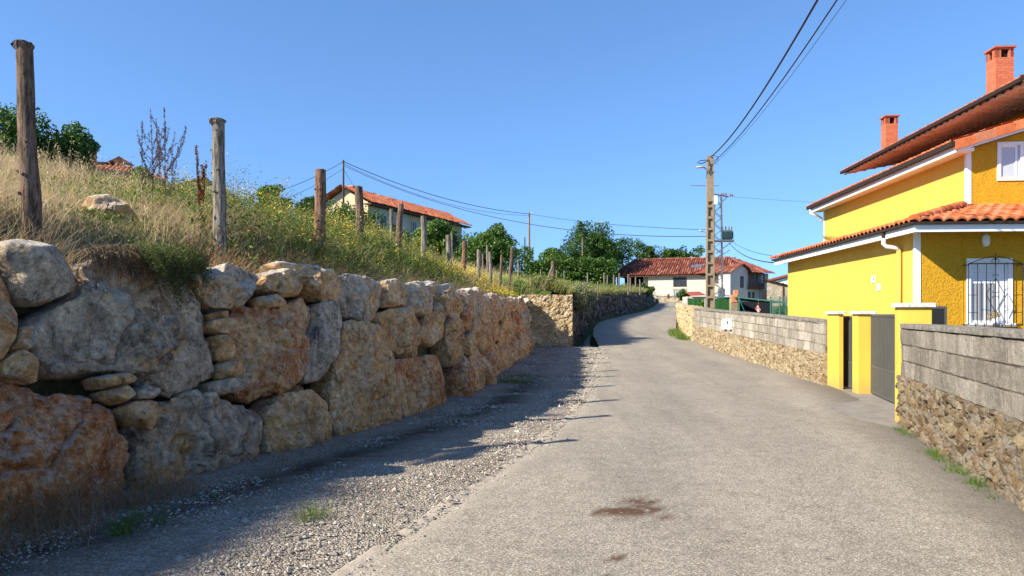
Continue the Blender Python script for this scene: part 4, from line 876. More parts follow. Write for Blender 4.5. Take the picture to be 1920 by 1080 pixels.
# ================================================================ wooden posts
def m_wood(name, a, b, c_):
    m = Mt(name, .92, .1); co = m.map((1, 1, .16)); n = m.noise(9, 8, .7, co, .6); n2 = m.noise(34, 6, .7, co)
    c = m.ramp(n, [(.3, a), (.5, b), (.72, c_)]); c = m.mix(m.ramp(n2, [(.42, .8), (.55, 0)]), c, tuple(x*.35 for x in a))
    c = m.mix(m.ramp(m.noise(7, 4, .6), [(.60, 0), (.66, .8)]), c, (.045, .03, .02)); m.color(c); m.bump(m.math('ADD', n2, n), .9, .014); return m.done()
MW1 = m_wood('barky_wood', (.11, .072, .05), (.18, .125, .09), (.29, .22, .17)); MW2 = m_wood('grey_wood', (.14, .12, .095), (.24, .21, .17), (.40, .36, .30)); MW3 = m_wood('brown_wood', (.14, .075, .045), (.22, .125, .078), (.33, .22, .15))
def post(uT, vT, uB, Y, wT, wB, mat, label, seed, frayed=False, name='fence_post', grp='wooden posts of the bank fence', bot=None, cat='post'):
    r_ = np.random.default_rng(seed); t = at(uT, vT, Y); bx = (uB-960)/F*Y; bz = float(hillz(bx, Y)) if bot is None else bot
    b = np.array([bx, Y, bz-.15]); rT, rB = wT/F*Y/2, wB/F*Y/2
    root = empty(name, (bx, Y, bz), label, cat, grp)
    n = 26; k = np.linspace(0, 1, n); P = b+(t-b)*k[:, None]; P[:, 0] += rB*.25*fbm(np.stack([k*3, 0*k+seed, 0*k], -1), 2, seed); rr = rB+(rT-rB)*k
    seg = 20; V = []; th = np.arange(seg)*2*math.pi/seg
    for i in range(n):
        q = rr[i]*(1+.09*fbm(np.stack([np.cos(th)*1.5, np.sin(th)*1.5, 0*th+k[i]*4+seed], -1), 3, seed)+.04*vnoise(np.stack([np.cos(th)*4, np.sin(th)*4, 0*th+k[i]*2], -1), seed))
        V.append(P[i]+np.stack([np.cos(th)*q, np.sin(th)*q, 0*th], -1))
    V = np.array(V); V[-1, :, 2] += r_.uniform(-.25, .25, seg)*rT*.5
    m = MB(); W = np.concatenate([V, V[:, :1]], 1); m.grid(W, world=True)
    cc = t+[0, 0, -.01]; m.add(np.concatenate([V[-1], [cc]]), None, [(i, (i+1) % seg, seg) for i in range(seg)], world=True)
    m.build('post_shaft', mat, root, smooth=True)
    if frayed:   # battered mushroomed head
        m = MB()
        for i in range(seg):
            a0, a1 = th[i], th[i]+2*math.pi/seg*1.5; o = rT*r_.uniform(1.15, 1.55); z0 = t[2]+r_.uniform(-.015, .01); z1 = z0-r_.uniform(.0, .035)
            c0 = np.array([math.cos(a0), math.sin(a0), 0]); c1 = np.array([math.cos(a1), math.sin(a1), 0]); b_ = np.array([t[0], t[1], 0])
            m.add([b_+c0*rT*.55+[0, 0, z0+.015], b_+c1*rT*.55+[0, 0, z0+.015], b_+c1*o+[0, 0, z0-.01], b_+c0*o+[0, 0, z0-.012], b_+c1*o*.98+[0, 0, z1-.01], b_+c0*o*.97+[0, 0, z1], b_+c0*rT*.95+[0, 0, z1-.05], b_+c1*rT*.95+[0, 0, z1-.05]],
                  [(0, 1, 2, 3), (3, 2, 4, 5), (5, 4, 7, 6)], world=True)
        m.add([t+[math.cos(a)*rT*.6, math.sin(a)*rT*.6, .012] for a in th]+[t+[0, 0, .012]], None, [(i, (i+1) % seg, seg) for i in range(seg)], world=True)
        m.build('splintered_head', mat, root)
    # knots and stubs
    if wB > 15:
        for i in range(6):
            m = MB()
            kk = r_.uniform(.25, .93); a = r_.uniform(math.pi, 2*math.pi); c = b+(t-b)*kk; q = rB+(rT-rB)*kk; dr = np.array([math.cos(a), math.sin(a), .35]); m.tube([c+dr*q*.6, c+dr*q*(1.12+.15*r_.random())], [.022, .012], 7, world=True); m.build('knot', mat, root)
    return root
PD = [(44, 80, 61, 6.7, 27, 36, MW1, 'thick leaning brown post with a battered flared top, at the far left', True), (408, 224, 413, 9.0, 22, 24, MW2, 'tall pale grey post with a splintered mushroomed top beside the rust red stalk', True),
 (601, 318, 597, 11.2, 19, 23, MW3, 'stout smooth reddish brown post with a flat sawn top', False), (673, 350, 674, 13.6, 15, 16, MW1, 'square topped post standing in front of the hill house gable', False),
 (752, 383, 744, 15.8, 10, 15, MW1, 'crooked post leaning right in front of the hill house wall', False), (795, 405, 794, 17.3, 10, 12, MW2, 'straight post at the right end of the hill house wall', False),
 (840, 441, 843, 19.8, 10, 12, MW2, 'pale post where the weeds give way to the green field', False), (872, 452, 869, 21.4, 9, 9, MW3, 'knobbly brown post just right of the first field post', False),
 (898, 468, 897, 23.3, 8, 8, MW2, 'slim straight post below the small leafy tree', False), (919, 472, 921, 24.8, 6, 7, MW2, 'slim pale post that reaches lowest towards the wall top', False),
 (941, 478, 936, 26.3, 5, 6, MW1, 'crooked dark post leaning right in the green field', False), (960, 464, 955, 28.3, 6, 6, MW1, 'tall leaning post with a pointed tip in the green field', False), (972, 487, 972, 31., 4, 4, MW2, 'thin short post right of the pointed one in the field', False)]
for i, q in enumerate(PD): post(*q[:8], 50+i, q[8])
for i, (u, v, Y, w_, l) in enumerate([(847, 436, 26, 4, 'thin weathered stake behind the first field post'), (914, 460, 32, 5, 'grey stake further up the field below the small leafy tree'), (905, 476, 30, 3, 'thin stake close behind the slim straight post'), (734, 392, 19, 7, 'short broken post behind the crooked one near the hill house')]):
    post(u, v, u+1, Y, w_, w_, MW2, l, 80+i, name='fence_stake', cat='stake', grp='stakes higher up in the field')
post(1037, 490, 1035, 29.6, 7, 8, MW1, 'dark end post beside the limestone wall, held by a slanting brace', 95, name='end_post')
pp = MB(); a = at(1036.5, 499, 29.45); b = at(1014, 552, 29.2); pp.tube([b, (a+b)/2+[.01, 0, 0], a], [.055, .05, .045], 9, world=True); pp.build('brace_pole', MW2, smooth=True, label='slanting wooden pole leaning against the end post above the limestone wall', cat='brace')
fs = [(1058, 507, 36), (1121, 528, 46), (1102, 511, 60), (1133, 511, 58), (1139, 516, 60), (1161, 512, 60), (1178, 514, 58), (1182, 520, 60), (1200, 524, 62), (1014, 505, 42), (1151, 515, 66), (1044, 506, 52), (1192, 519, 66)]
for i, (u, v, Y) in enumerate(fs):
    post(u, v, u, Y, 2.6, 2.8, MW2, None, 120+i, name='field_stake', cat='stake', grp='small pale stakes along the far field edge')
ORD = 'leftmost second third fourth fifth sixth seventh eighth ninth tenth eleventh twelfth rightmost'.split()
for k, o in enumerate(sorted([o for o in bpy.data.objects if o.name.startswith('field_stake')], key=lambda o: o.location.x/o.location.y)):
    o['label'] = 'small pale fence stake, '+ORD[k]+(' from the left' if 0 < k < 12 else '')+' in the row along the far field edge'
# fence wire along the first posts
# ================================================================ trees
def m_bark(): return m_wood('bark', (.05, .038, .028), (.10, .078, .058), (.17, .14, .11))
MBARK = m_bark()
def tree(name, base, H, W, label, mat=MTREE, seed=1, nblob=26, nleaf=14000, ls=.22, trunk=.22, low=.12, shape=.45, group=None, D=None, cat='tree', lumps=None):
    r_ = np.random.default_rng(seed); base = np.array(base, float); root = empty(name, base, label, cat, group)
    W = W*1.12; D = D or W; cen = []; c0 = base+[0, 0, H*(low+(1-low)*shape)]; rz = H*(1-low)*.5
    cen = []; nblob = int(nblob*2.6); nleaf = int(nleaf*1.5)
    for i in range(nblob):
        d = unit(r_.normal(size=3)); q = r_.uniform(.25, .80); c = c0+d*np.array([W/2, D/2, rz])*q; rb = r_.uniform(.22, .46)*min(W, 2*rz)*.62; cen.append((c, rb))
    for (dx, dz, rb) in (lumps or []): cen.append((base+[dx, 0, dz], rb))
    wts = np.array([r**2 for _, r in cen]); wts /= wts.sum(); ix = r_.choice(len(cen), nleaf, p=wts); d = unit(r_.normal(size=(nleaf, 3))); q = r_.uniform(.35, 1, nleaf)**.55
    C = np.array([c for c, _ in cen])[ix]+d*(np.array([r for _, r in cen])[ix]*q)[:, None]*[1, 1, .8]
    C = C+.09*W*np.stack([vnoise(C*1.1/ls*.12, seed+k) for k in range(3)], -1)
    holes = vnoise(C*(.9/ls*.25), seed+9); keep = holes > -.42; C = C[keep]; n = len(C)
    C[:, 2] = np.maximum(C[:, 2], base[2]+.02)
    tn = np.clip(.5+.22*r_.normal(size=n)+.25*fbm(C*(.5), 2, seed+3), 0, 1)
    V, Q, T = leaves(C, ls*r_.uniform(.6, 1.3, n), r_, tn, .62, .25)
    A = Acc(); A.add(V, Q, T); A.build('crown', mat, root)
    m = MB(); top = c0+[0, 0, -rz*.1]; k = np.linspace(0, 1, 6)[:, None]; P = base-[0, 0, .2]+(top-base)*k+r_.normal(size=(6, 3))*[trunk*.5, trunk*.5, 0]*k; m.tube(P, np.linspace(trunk, trunk*.5, 6), 9, world=True)
    for i in range(min(9, nblob)):
        c, rb = cen[r_.integers(len(cen))]; s = P[3]; mid = (s+c)/2+[0, 0, -.1*H*.3]; m.tube([s, mid, c], [trunk*.42, trunk*.25, trunk*.08], 6, world=True)
    m.build('trunk', MBARK, root, smooth=True); return root
def tpx(name, u0, u1, vt, vb, Y, label, seed, z0=None, **k):
    c = at((u0+u1)/2, vb, Y); top = at(0, vt, Y)[2]; gz = (min(c[2], float(hillz(c[0], Y))) if c[0] < XW(Y) else c[2]) if z0 is None else z0; W = (u1-u0)/F*Y
    return tree(name, (c[0], Y, gz), top-gz, W, label, seed=seed, **k)
tpx('broadleaf_tree', 1046, 1182, 407, 505, 112, 'big round dark green tree rising behind the field left of the farmhouse', 3, nblob=44, nleaf=30000, ls=.30, low=.05, trunk=.35)
tpx('broadleaf_tree', 1176, 1245, 442, 500, 122, 'dark tree between the big round tree and the farmhouse roof', 4, nblob=22, nleaf=12000, ls=.30, low=.0)
tpx('broadleaf_tree', 1228, 1322, 455, 515, 124, 'wide dark tree crown showing above the middle of the farmhouse roof', 5, nblob=30, nleaf=12000, ls=.36, low=.0)
tpx('broadleaf_tree', 1015, 1062, 455, 505, 86, 'low leafy tree at the left foot of the big round tree', 6, nblob=14, nleaf=7000, ls=.26, low=.05, mat=MTREE2)
tpx('broadleaf_tree', 1106, 1148, 478, 518, 84, 'pale green bush tree in front of the big round tree', 7, nblob=14, nleaf=7000, ls=.26, low=.0, mat=MTREE2)
tpx('leafy_tree', 868, 962, 416, 482, 44, 'light green leafy tree with a jagged top right of the hill house', 8, nblob=24, nleaf=9000, ls=.17, low=.05, mat=MTREE2)
tpx('bush', 690, 775, 412, 470, 40, 'dark green bush hiding the foot of the hill house wall', 18, nblob=18, nleaf=6500, ls=.14, low=.0, cat='bush')
tpx('leafy_tree', 766, 872, 402, 482, 46, 'rounded green tree in front of the right half of the hill house', 9, nblob=26, nleaf=11000, ls=.17, low=.0, mat=MTREE2)
tpx('bush', 600, 712, 360, 440, 34, 'dense green bush below the gable of the hill house', 10, nblob=22, nleaf=9000, ls=.12, low=.0, cat='bush')
tpx('bush', 552, 612, 352, 430, 28, 'dark green bush showing behind the stout reddish post', 11, nblob=14, nleaf=6000, ls=.10, low=.0, cat='bush')
tpx('bush', 476, 540, 330, 420, 22, 'green bush behind the tall weeds right of the grey splintered post', 17, nblob=14, nleaf=5000, ls=.09, low=.0, mat=MTREE2, cat='bush')
tpx('bush', 238, 292, 303, 360, 20, 'small bright green bush in front of the red tiled roof', 12, nblob=12, nleaf=3500, ls=.085, low=.0, mat=MTREE2, cat='bush')
tpx('broadleaf_tree', -90, 112, 176, 330, 42, 'large dark tree behind the leaning far left post', 13, nblob=40, nleaf=26000, ls=.19, low=.0)
tpx('broadleaf_tree', 96, 176, 218, 330, 44, 'dark tree sloping down towards the far red roof', 14, nblob=20, nleaf=13000, ls=.19, low=.0, lumps=[(-.8, 2.5, 1.2), (1.0, .8, .9)])
# clipped hedge below the far trees
def hedge(name, u0, u1, vt, vb, Y, label, seed, n=9000, ls=.25, D=3, mat=MTREE2, dv=0):
    r_ = np.random.default_rng(seed); a = at(u0, vb, Y); b = at(u1, vb, Y+dv); root = empty(name, (a+b)/2, label, 'hedge'); t = r_.uniform(0, 1, n); hgt = (vb-vt)/F*Y; n_ = n
    gz = min(float(hillz(a[0], a[1])), float(hillz(b[0], b[1])))-.1; hgt += max(0, a[2]-gz); a[2] = min(a[2], gz); b[2] = min(b[2], gz)
    base = a+(b-a)*t[:, None]; prof = 1+.22*fbm(np.stack([t*14, 0*t, 0*t], -1), 3, seed); zz = r_.uniform(0, 1, n)**.7*hgt*prof; C = base+np.stack([0*t, r_.uniform(-D/2, D/2, n), zz], -1)
    A = Acc(); V, Q, T = leaves(C, ls*r_.uniform(.6, 1.3, n), r_, np.clip(.45+.25*r_.normal(size=n)+.25*fbm(C*.6, 2, seed), 0, 1), .62); A.add(V, Q, T); A.build('foliage', mat, root)
    m = MB()
    for i in range(10): p = a+(b-a)*((i+.5)/10); m.tube([p, p+[.1, 0, hgt*.6]], .04, 5, world=True)
    m.build('stems', MBARK, root)
hedge('hedge', 984, 1150, 484, 524, 74, 'long green hedge along the top edge of the field below the far trees', 21, n=16000)
hedge('hedge', 1120, 1152, 490, 524, 89, 'dense low greenery filling the gap under the big tree beside the farmhouse porch', 23, n=9000, ls=.28)
hedge('hedge', 838, 1000, 468, 492, 52, 'low hedge behind the field between the leafy tree and the small pole', 22, n=7000, ls=.16, D=2)
# pale shrub spilling over the limestone wall corner
tpx('shrub', 1062, 1120, 524, 590, 31.5, 'pale grey green shrub spilling over the wall beside the limestone end wall', 31, nblob=16, nleaf=6000, ls=.075, low=.0, trunk=.05, mat=m_leaf('pale_shrub', [(0, (.08, .10, .05)), (.5, (.20, .22, .11)), (.85, (.34, .34, .18)), (1, (.5, .45, .3))], .3), cat='shrub')
tpx('shrub', 1196, 1226, 528, 560, 72, 'dark shrub at the road end of the field beside the farmhouse gate', 32, nblob=8, nleaf=2500, ls=.16, low=.0, trunk=.05, cat='shrub')
# ================================================================ yellow house
H = Fr((8.19, 15, 0), math.atan2(.0768, .997))
def m_stucco(name, base, rough_amt):
    m = Mt(name, .9, .15); n = m.noise(1.3, 6, .6); c = m.ramp(n, [(.3, tuple(x*.93 for x in base)), (.7, tuple(min(1, x*1.04) for x in base))])
    v = m.noise(28, 5, .65); st = m.noise(1.7, 6, .7, co=m.map((1.6, 1.6, .12))); c = m.mix(m.ramp(st, [(.50, 0), (.72, .30)]), c, tuple(x*.72 for x in base)); c = m.mix(m.ramp(st, [(.30, .18), (.44, 0)]), c, (min(1, base[0]*1.1), min(1, base[1]*1.15), base[2]*2.5))
    sz_ = m.new('ShaderNodeSeparateXYZ'); gg = m.new('ShaderNodeNewGeometry'); m.link(gg.outputs['Position'], sz_.inputs[0]); c = m.mix(m.math('MULTIPLY', m.ramp(m.math('ADD', sz_.outputs[2], m.math('MULTIPLY', m.noise(5, 6, .7), .5)), [(.25, .6), (.62, 0)]), 1.0), c, (.30, .22, .10))
    if rough_amt > .5: c = m.mix(m.ramp(v, [(.38, .55), (.5, 0)]), c, tuple(x*.55 for x in base))
    m.color(c); m.bump(m.math('ADD', v, m.math('MULTIPLY', m.noise(9, 4), .3)), rough_amt, .03 if rough_amt > .5 else .008); return m.done()
YEL = (.635, .41, .075)
MYS = m_stucco('smooth_yellow_render', YEL, .25); MYR = m_stucco('rough_yellow_render', (.56, .30, .02), .9); MYP = m_stucco('yellow_gate_paint', (.635, .415, .065), .3)
MWHT = simple('white_paint', (.74, .74, .72), .6, .05, 3, .1, dirt=(.6, .59, .56)); MGUT = simple('black_gutter', (.022, .014, .011), .85, .2, 5, 0); MPLA = simple('white_plastic', (.72, .73, .74), .35, .03, 3, 0)
def m_tile(name, stops, sc=1.):
    m = Mt(name, .8, .25); c = m.ramp(m.attr('tone'), stops); n = m.noise(7*sc, 7, .7)
    c = m.mix(m.ramp(n, [(.4, 0), (.7, .5)]), c, tuple(x*.6 for x in stops[0][1])); c = m.mix(1, c, m.ramp(m.noise(40*sc, 4), [(.3, .75), (.6, 1.)]), 'MULTIPLY'); m.color(c); m.bump(m.noise(45, 5, .7), .4, .006); return m.done()
MTILE = m_tile('terracotta_tile', [(0, (.42, .10, .035)), (.4, (.56, .155, .055)), (.8, (.66, .21, .085)), (1, (.46, .18, .10))])
MTOLD = m_tile('weathered_tile', [(0, (.13, .036, .024)), (.35, (.20, .055, .034)), (.7, (.27, .085, .052)), (.93, (.35, .15, .10)), (1, (.38, .24, .18))], .3)
MTSOF = m_tile('soffit_tile', [(0, (.52, .36, .27)), (.5, (.64, .47, .36)), (1, (.72, .55, .43))])
def tile_roof(name, o, ex, es, w, L, mat, parent, pw=.22, pl=.36, amp=.042, sub=8, mask=None, thick=.05, world=True, jit=.1, seed=0, label=None):
    """o corner at the eave, ex unit along the eave, es unit up the slope; wavy barrel tiles in overlapping courses"""
    o, ex, es = [np.asarray(a, float) for a in (o, ex, es)]; ex = ex/np.linalg.norm(ex); es = es/np.linalg.norm(es); nz = np.cross(ex, es); nz = nz if nz[2] > 0 else -nz
    nx = max(2, int(round(w/pw))); px = w/nx; ny = max(1, int(round(L/pl))); pyy = L/ny
    r_ = np.random.default_rng(seed); X = np.linspace(0, w, nx*sub+1); wave = amp*np.abs(np.cos(math.pi*X/px))**.8*1.6-amp*.4
    m = MB(); T = []; tile = np.minimum((X/px+.5).astype(int), nx)
    for j in range(ny):
        y0, y1 = j*pyy-.03, (j+1)*pyy+.02
        tn = r_.uniform(0, 1, nx+1)[tile]; dz = (r_.normal(size=nx+1)*amp*jit)[tile]
        rows = []
        for (y, z) in ((y0, -.015), (y0, .028), ((y0+y1)/2, .016), (y1, 0.0)):
            rows.append(o+X[:, None]*ex+y*es+(wave+z+dz)[:, None]*nz)
        P = np.array(rows)
        if mask is None: m.grid(P, world=True); T.append(np.tile(tn, 4))
        else:
            i = np.arange(3)[:, None]*len(X); jj = np.arange(len(X)-1)[None]; Q = np.stack([i+jj, i+jj+1, i+jj+1+len(X), i+jj+len(X)], -1).reshape(-1, 4)
            xc = np.tile((X[:-1]+X[1:])/2, 3); yc = np.repeat([y0, (y0+y1)/2, (y0+y1)/2], len(X)-1); Q = Q[mask(xc, yc)]
            if len(Q): m.add(P.reshape(-1, 3), Q, world=True); T.append(np.tile(tn, 4))
    return m.build(name, mat, parent, attrs={'tone': np.concatenate(T)}, smooth=False, label=label)
def ridge_caps(name, a, b, mat, parent, r=.11, L=.4, seed=0):
    a, b = np.asarray(a, float), np.asarray(b, float); n = max(1, int(np.linalg.norm(b-a)/L)); d = (b-a)/n; s = np.cross(d, [0, 0, 1]); s /= np.linalg.norm(s); up = np.cross(s, d); up /= np.linalg.norm(up); up = up if up[2] > 0 else -up
    m = MB(); T = []; r_ = np.random.default_rng(seed); th = np.linspace(-.15, math.pi+.15, 9)
    for i in range(n):
        P = []
        for k, rr in ((-.04, r*1.08), (.5, r), (1.02, r*.93)):
            c = a+d*(i+k); P.append(c+np.cos(th)[:, None]*s*rr+np.sin(th)[:, None]*up*rr*.8)
        P0 = P[0]*.12+(a+d*(i-.04))*.88
        m.grid(np.array([P0]+P), world=True); T.append(np.full(4*9, r_.uniform(0, 1)))
    return m.build(name, mat, parent, attrs={'tone': np.concatenate(T)})
def yellow_house():
    R = empty('yellow_house', H.p(3, 4, 0), 'bright yellow rendered house with orange tile roofs, white trim and two brick chimneys', 'house')
    hw = lambda P: H(np.array(P, float))
    # ---- walls
    m = MB(H); m.box(0, 7.9, 0, 8.8, -.2, 3.33); 
    m.build('ground_floor_side_wall', MYS, R)
    # rough render front skin with a window hole: local x of window
    wx0, wx1, wz0, wz1 = 1.02, 1.78, 1.42, 2.66
    m = MB(H); y0, y1 = -.03, -.002
    for (a, b, c, d) in ((.06, wx0, -.2, 3.3), (wx1, 7.9, -.2, 3.3), (wx0, wx1, -.2, wz0), (wx0, wx1, wz1, 3.3)): m.box(a, b, y0-.0, y1, c, d)
    m.build('front_wall', MYR, R)
    m = MB(H); m.box(-.03, .075, -.045, .06, -.2, 3.31); m.build('corner_trim', MWHT, R)
    # window in the ground floor front
    fr = MB(H); d0 = -.06
    for q in ((wx0-.06, wx0+.02, wz0, wz1+.06), (wx1-.02, wx1+.06, wz0, wz1+.06), (wx0+.02, wx1-.02, wz1-.02, wz1+.06)): fr.box(q[0], q[1], d0, -.002, q[2], q[3])
    W = fr.build('window', MWHT, R)
    m = MB(H)
    for q in ((wx0+.02, wx0+.07, wz0, wz1-.02), (wx1-.25, wx1-.02, wz0, wz1-.02), (wx0+.07, wx1-.25, wz0, wz0+.05), (wx0+.07, wx1-.25, wz1-.07, wz1-.02), (wx0+.29, wx0+.315, wz0+.05, wz1-.4)): m.box(q[0], q[1], -.025, -.004, q[2], q[3])
    m.build('frame', MPLA, W)
    m = MB(H); zs = np.arange(wz1-.44, wz1-.07, .055)
    for z in zs: m.box(wx0+.07, wx1-.25, -.020, -.008, z, z+.05)
    m.build('shutter', MPLA, W)
    cur = Mt('curtained_glass', .15, .6); sx = cur.new('ShaderNodeSeparateXYZ'); cur.link(cur.co, sx.inputs[0]); wv = cur.math('SINE', cur.math('MULTIPLY', sx.outputs[0], 95.)); cur.color(cur.ramp(wv, [(.0, (.16, .17, .18)), (1, (.34, .35, .37))])); 
    m = MB(H); m.box(wx0+.05, wx1-.2, -.0155, -.0135, wz0+.03, wz1-.42); m.build('pane', cur.done(), W)
    m = MB(H); m.box(wx0-.09, wx1+.09, -.12, -.031, wz0-.06, wz0-.002); m.build('sill', MWHT, W)
    # iron grille
    iron = simple('black_iron', (.02, .018, .018), .5, .2, 6, 0); g = MB(H); gx0, gx1, gz0, gz1, gy = wx0-.12, wx1+.14, wz0-.04, wz1-.06, -.24; r = .0075
    xs = np.linspace(gx0, gx1, 7)
    for i, x in enumerate(xs):
        if i in (0, 3, 6): g.tube([(x, gy, gz0), (x, gy, gz1+(.2 if i == 3 else 0))], r*1.25, 6)
        elif i in (1, 5): g.tube([(x, gy, gz0), (x, gy, gz1)], r, 6)
        else: g.tube([(x, gy, gz0), (x, gy, gz1)], r, 6)
    for z in (gz0, gz1): g.tube([(gx0, gy, z), (gx1, gy, z)], r*1.4, 6)
    for z in (gz0+.25, gz0+.6): g.tube([(gx0, gy, z), (xs[1], gy, z)], r*.8, 5); g.tube([(xs[5], gy, z), (gx1, gy, z)], r*.8, 5)
    for x in (gx0, gx1):
        for z in (gz0+.02, gz1-.02): g.tube([(x, gy, z), (x, -.03, z)], r*1.3, 6)
    cxm = xs[3]; zc = (gz0+gz1)/2; g.tube([(cxm, gy, gz1-.28), (xs[4]-.01, gy, zc+.03), (xs[4]-.01, gy, zc-.03), (cxm, gy, gz0+.24)], r*.9, 6); g.tube([(cxm, gy, gz1-.28), (xs[2]+.01, gy, zc+.03), (xs[2]+.01, gy, zc-.03), (cxm, gy, gz0+.24)], r*.9, 6)
    g.tube([(gx0, gy, gz1), (cxm-.22, gy, gz1+.11), (cxm-.05, gy, gz1+.15), (cxm, gy, gz1+.08)], r, 6); g.tube([(gx1, gy, gz1), (cxm+.22, gy, gz1+.11), (cxm+.05, gy, gz1+.15), (cxm, gy, gz1+.08)], r, 6)
    for (sx_, z0_, k) in ((-1, gz1+.05, 1), (1, gz1+.05, 1), (-1, gz1-.24, .8), (1, gz1-.24, .8), (-1, zc+.06, -.8), (1, zc+.06, -.8), (-1, zc-.06, .8), (1, zc-.06, .8)):
        t = np.linspace(0, 4.6, 12); rr = .045*k*(1-t/7); g.tube([(cxm+sx_*(.045*abs(k)-abs(q)*math.cos(a)), gy, z0_+q*math.sin(a)) for a, q in zip(t, rr)], r*.8, 5)
    g.build('window_grille', iron, W)
    # bulkhead lamp and conduit
    lx, lz = 1.33, 3.08; m = MB(H); th = np.linspace(0, 2*math.pi, 25)[:-1]; pr = lambda s, y: [(lx+s*.075*np.sign(math.cos(a))*abs(math.cos(a))**.7, y, lz+s*(.125*np.sign(math.sin(a))*abs(math.sin(a))**.6)) for a in th]
    P = [pr(1, -.031), pr(1, -.06), pr(.85, -.085), pr(.4, -.1), pr(.01, -.102)]; P = [p+[p[0]] for p in P]; m.grid(np.array(P)); m.build('wall_lamp', MPLA, R, smooth=True)
    m = MB(H); m.tube([(lx-.08, -.036, lz+.05), (lx-.4, -.036, lz+.05), (lx-.44, -.036, lz+.0), (lx-.44, -.036, wz0-.05)], .006, 5); m.build('conduit', MYR, R)
    # house number plates on the side wall
    pl = simple('enamel_plate', (.78, .77, .74), .3, .03, 3, 0); ink = simple('blue_ink', (.03, .05, .22), .5, .1, 3, 0); pla2 = simple('cream_plate', (.76, .68, .58), .4, .05, 3, 0)
    def glyph(m, strokes, yc, zc, s):
        for (a, b) in strokes:
            a = np.array(a)*s; b = np.array(b)*s; d = b-a; n = np.array([-d[1], d[0]]); n = n/np.linalg.norm(n)*.011
            q = [a+n, b+n, b-n, a-n]; m.add([(-.0195, yc-p[0], zc+p[1]) for p in q], [(0, 1, 2, 3)])
    one = [((0, -.5), (0, .5)), ((0, .5), (-.15, .35))]; two = [((-.22, .35), (0, .5)), ((0, .5), (.22, .32)), ((.22, .32), (-.22, -.5)), ((-.22, -.5), (.25, -.5))]
    zero = [((-.2, -.35), (-.2, .35)), ((-.2, .35), (0, .5)), ((0, .5), (.2, .35)), ((.2, .35), (.2, -.35)), ((.2, -.35), (0, -.5)), ((0, -.5), (-.2, -.35))]
    # distance along wall from pixel columns
    for (yl, zc, mat, gl, col) in ((2.08, 2.40, pl, (one, zero), ink), (1.80, 2.21, pla2, (two, one), ink)):
        m = MB(H); m.box(-.018, -.002, yl-.10, yl+.10, zc-.075, zc+.085); o = m.build('number_plate', mat, R)
        m = MB(H); glyph(m, gl[0], yl+.035, zc+.01, .075); glyph(m, gl[1], yl-.035, zc+.01, .075); m.build('digits', col, o)
    # ---- fascia and gutters, ground floor
    ez = 3.36; ox, oy = .35, .72
    m = MB(H); m.box(-ox+.02, 7.9, -oy+.02, 0, ez-.11, ez-.03); m.box(-ox+.02, 0, 0, 9.1, ez-.11, ez-.03)
    m.build('soffit', MWHT, R)
    m = MB(H)
    m.hexa([(-ox+.0, -oy, ez-.17), (7.9, -oy, ez-.17), (7.9, -oy+.02, ez-.17), (-ox+.02, -oy+.02, ez-.17), (-ox, -oy, ez+.0), (7.9, -oy, ez+.0), (7.9, -oy+.02, ez), (-ox+.02, -oy+.02, ez)])
    m.hexa([(-ox, -oy, ez-.17), (-ox+.02, -oy+.02, ez-.17), (-ox+.02, 9.1, ez-.17), (-ox, 9.1, ez-.17), (-ox, -oy, ez), (-ox+.02, -oy+.02, ez), (-ox+.02, 9.1, ez), (-ox, 9.1, ez)])
    m.build('fascia', MWHT, R)
    m = MB(H); m.box(-ox-.07, 7.9, -oy-.075, -oy-.002, ez-.03, ez+.022); m.box(-ox-.075, -ox-.002, -oy-.002, 9.15, ez-.03, ez+.022); m.build('gutter', MGUT, R)
    # lower roof slopes with a hip
    sl = .25; z0 = ez+.05; xr, yr = 1.84, 1.65; LL = xr+ox+.05
    A0 = H.p(-ox-.05, -oy-.05, z0); ex = H.x; es = H.y+np.array([0, 0, sl]); k = math.hypot(1, sl)
    tile_roof('lower_front_roof', A0, ex, es, 8.2, (yr+oy+.05)*k, MTILE, R, mask=lambda x, y: y/k < x+.02, seed=1)
    A1 = H.p(-ox-.05, 9.3, z0); ex1 = -H.y; es1 = H.x+np.array([0, 0, sl]); Ltot = 9.3+oy+.05
    tile_roof('lower_side_roof', A1, ex1, es1, Ltot, LL*k, MTILE, R, mask=lambda x, y: y/k < (Ltot-x)+.02, seed=2)
    ridge_caps('hip_tiles', H.p(-ox+.0, -oy+.0, z0+.03), H.p(1.45, 1.08, z0+sl*1.8+.10), MTILE, R, .11, .36, 3)
    # downpipe
    m = MB(H); yd = .62; m.tube([(-ox-.03, yd, ez-.02), (-ox-.03, yd, ez-.17)], .04, 10); m.build('gutter_outlet', MGUT, R)
    m = MB(H); m.tube([(-ox-.03, yd, ez-.16), (-ox-.03, yd, ez-.27), (-ox+.02, yd, ez-.33), (-.12, yd, ez-.36), (-.065, yd, ez-.42)], .045, 10); m.build('downpipe_elbow', MPLA, R, smooth=True)
    m = MB(H); m.tube([(-.065, yd, ez-.40), (-.065, yd, 0.)], .047, 12); m.build('downpipe', MYS, R, smooth=True)
    # ---- upper block B
    bx, by, by2, bez = 1.84, 1.65, 10.9, 5.28; rs = .31; bxr = 7.9
    m = MB(H); m.prism([(bx, by, 3.0), (bxr, by, 3.0), (bxr, by, bez+rs*(bxr-bx)), (bx, by, bez)], (0, by2-by, 0)); m.build('upper_side_wall', MYS, R)
    w0, w1, v0, v1 = 2.44, 2.98, 4.58, 5.37
    w0, w1, v0, v1 = 2.46, 3.02, 4.56, 5.42
    m = MB(H); ya, yb = by-.03, by-.002
    top = lambda x: bez+rs*(x-bx)-.02
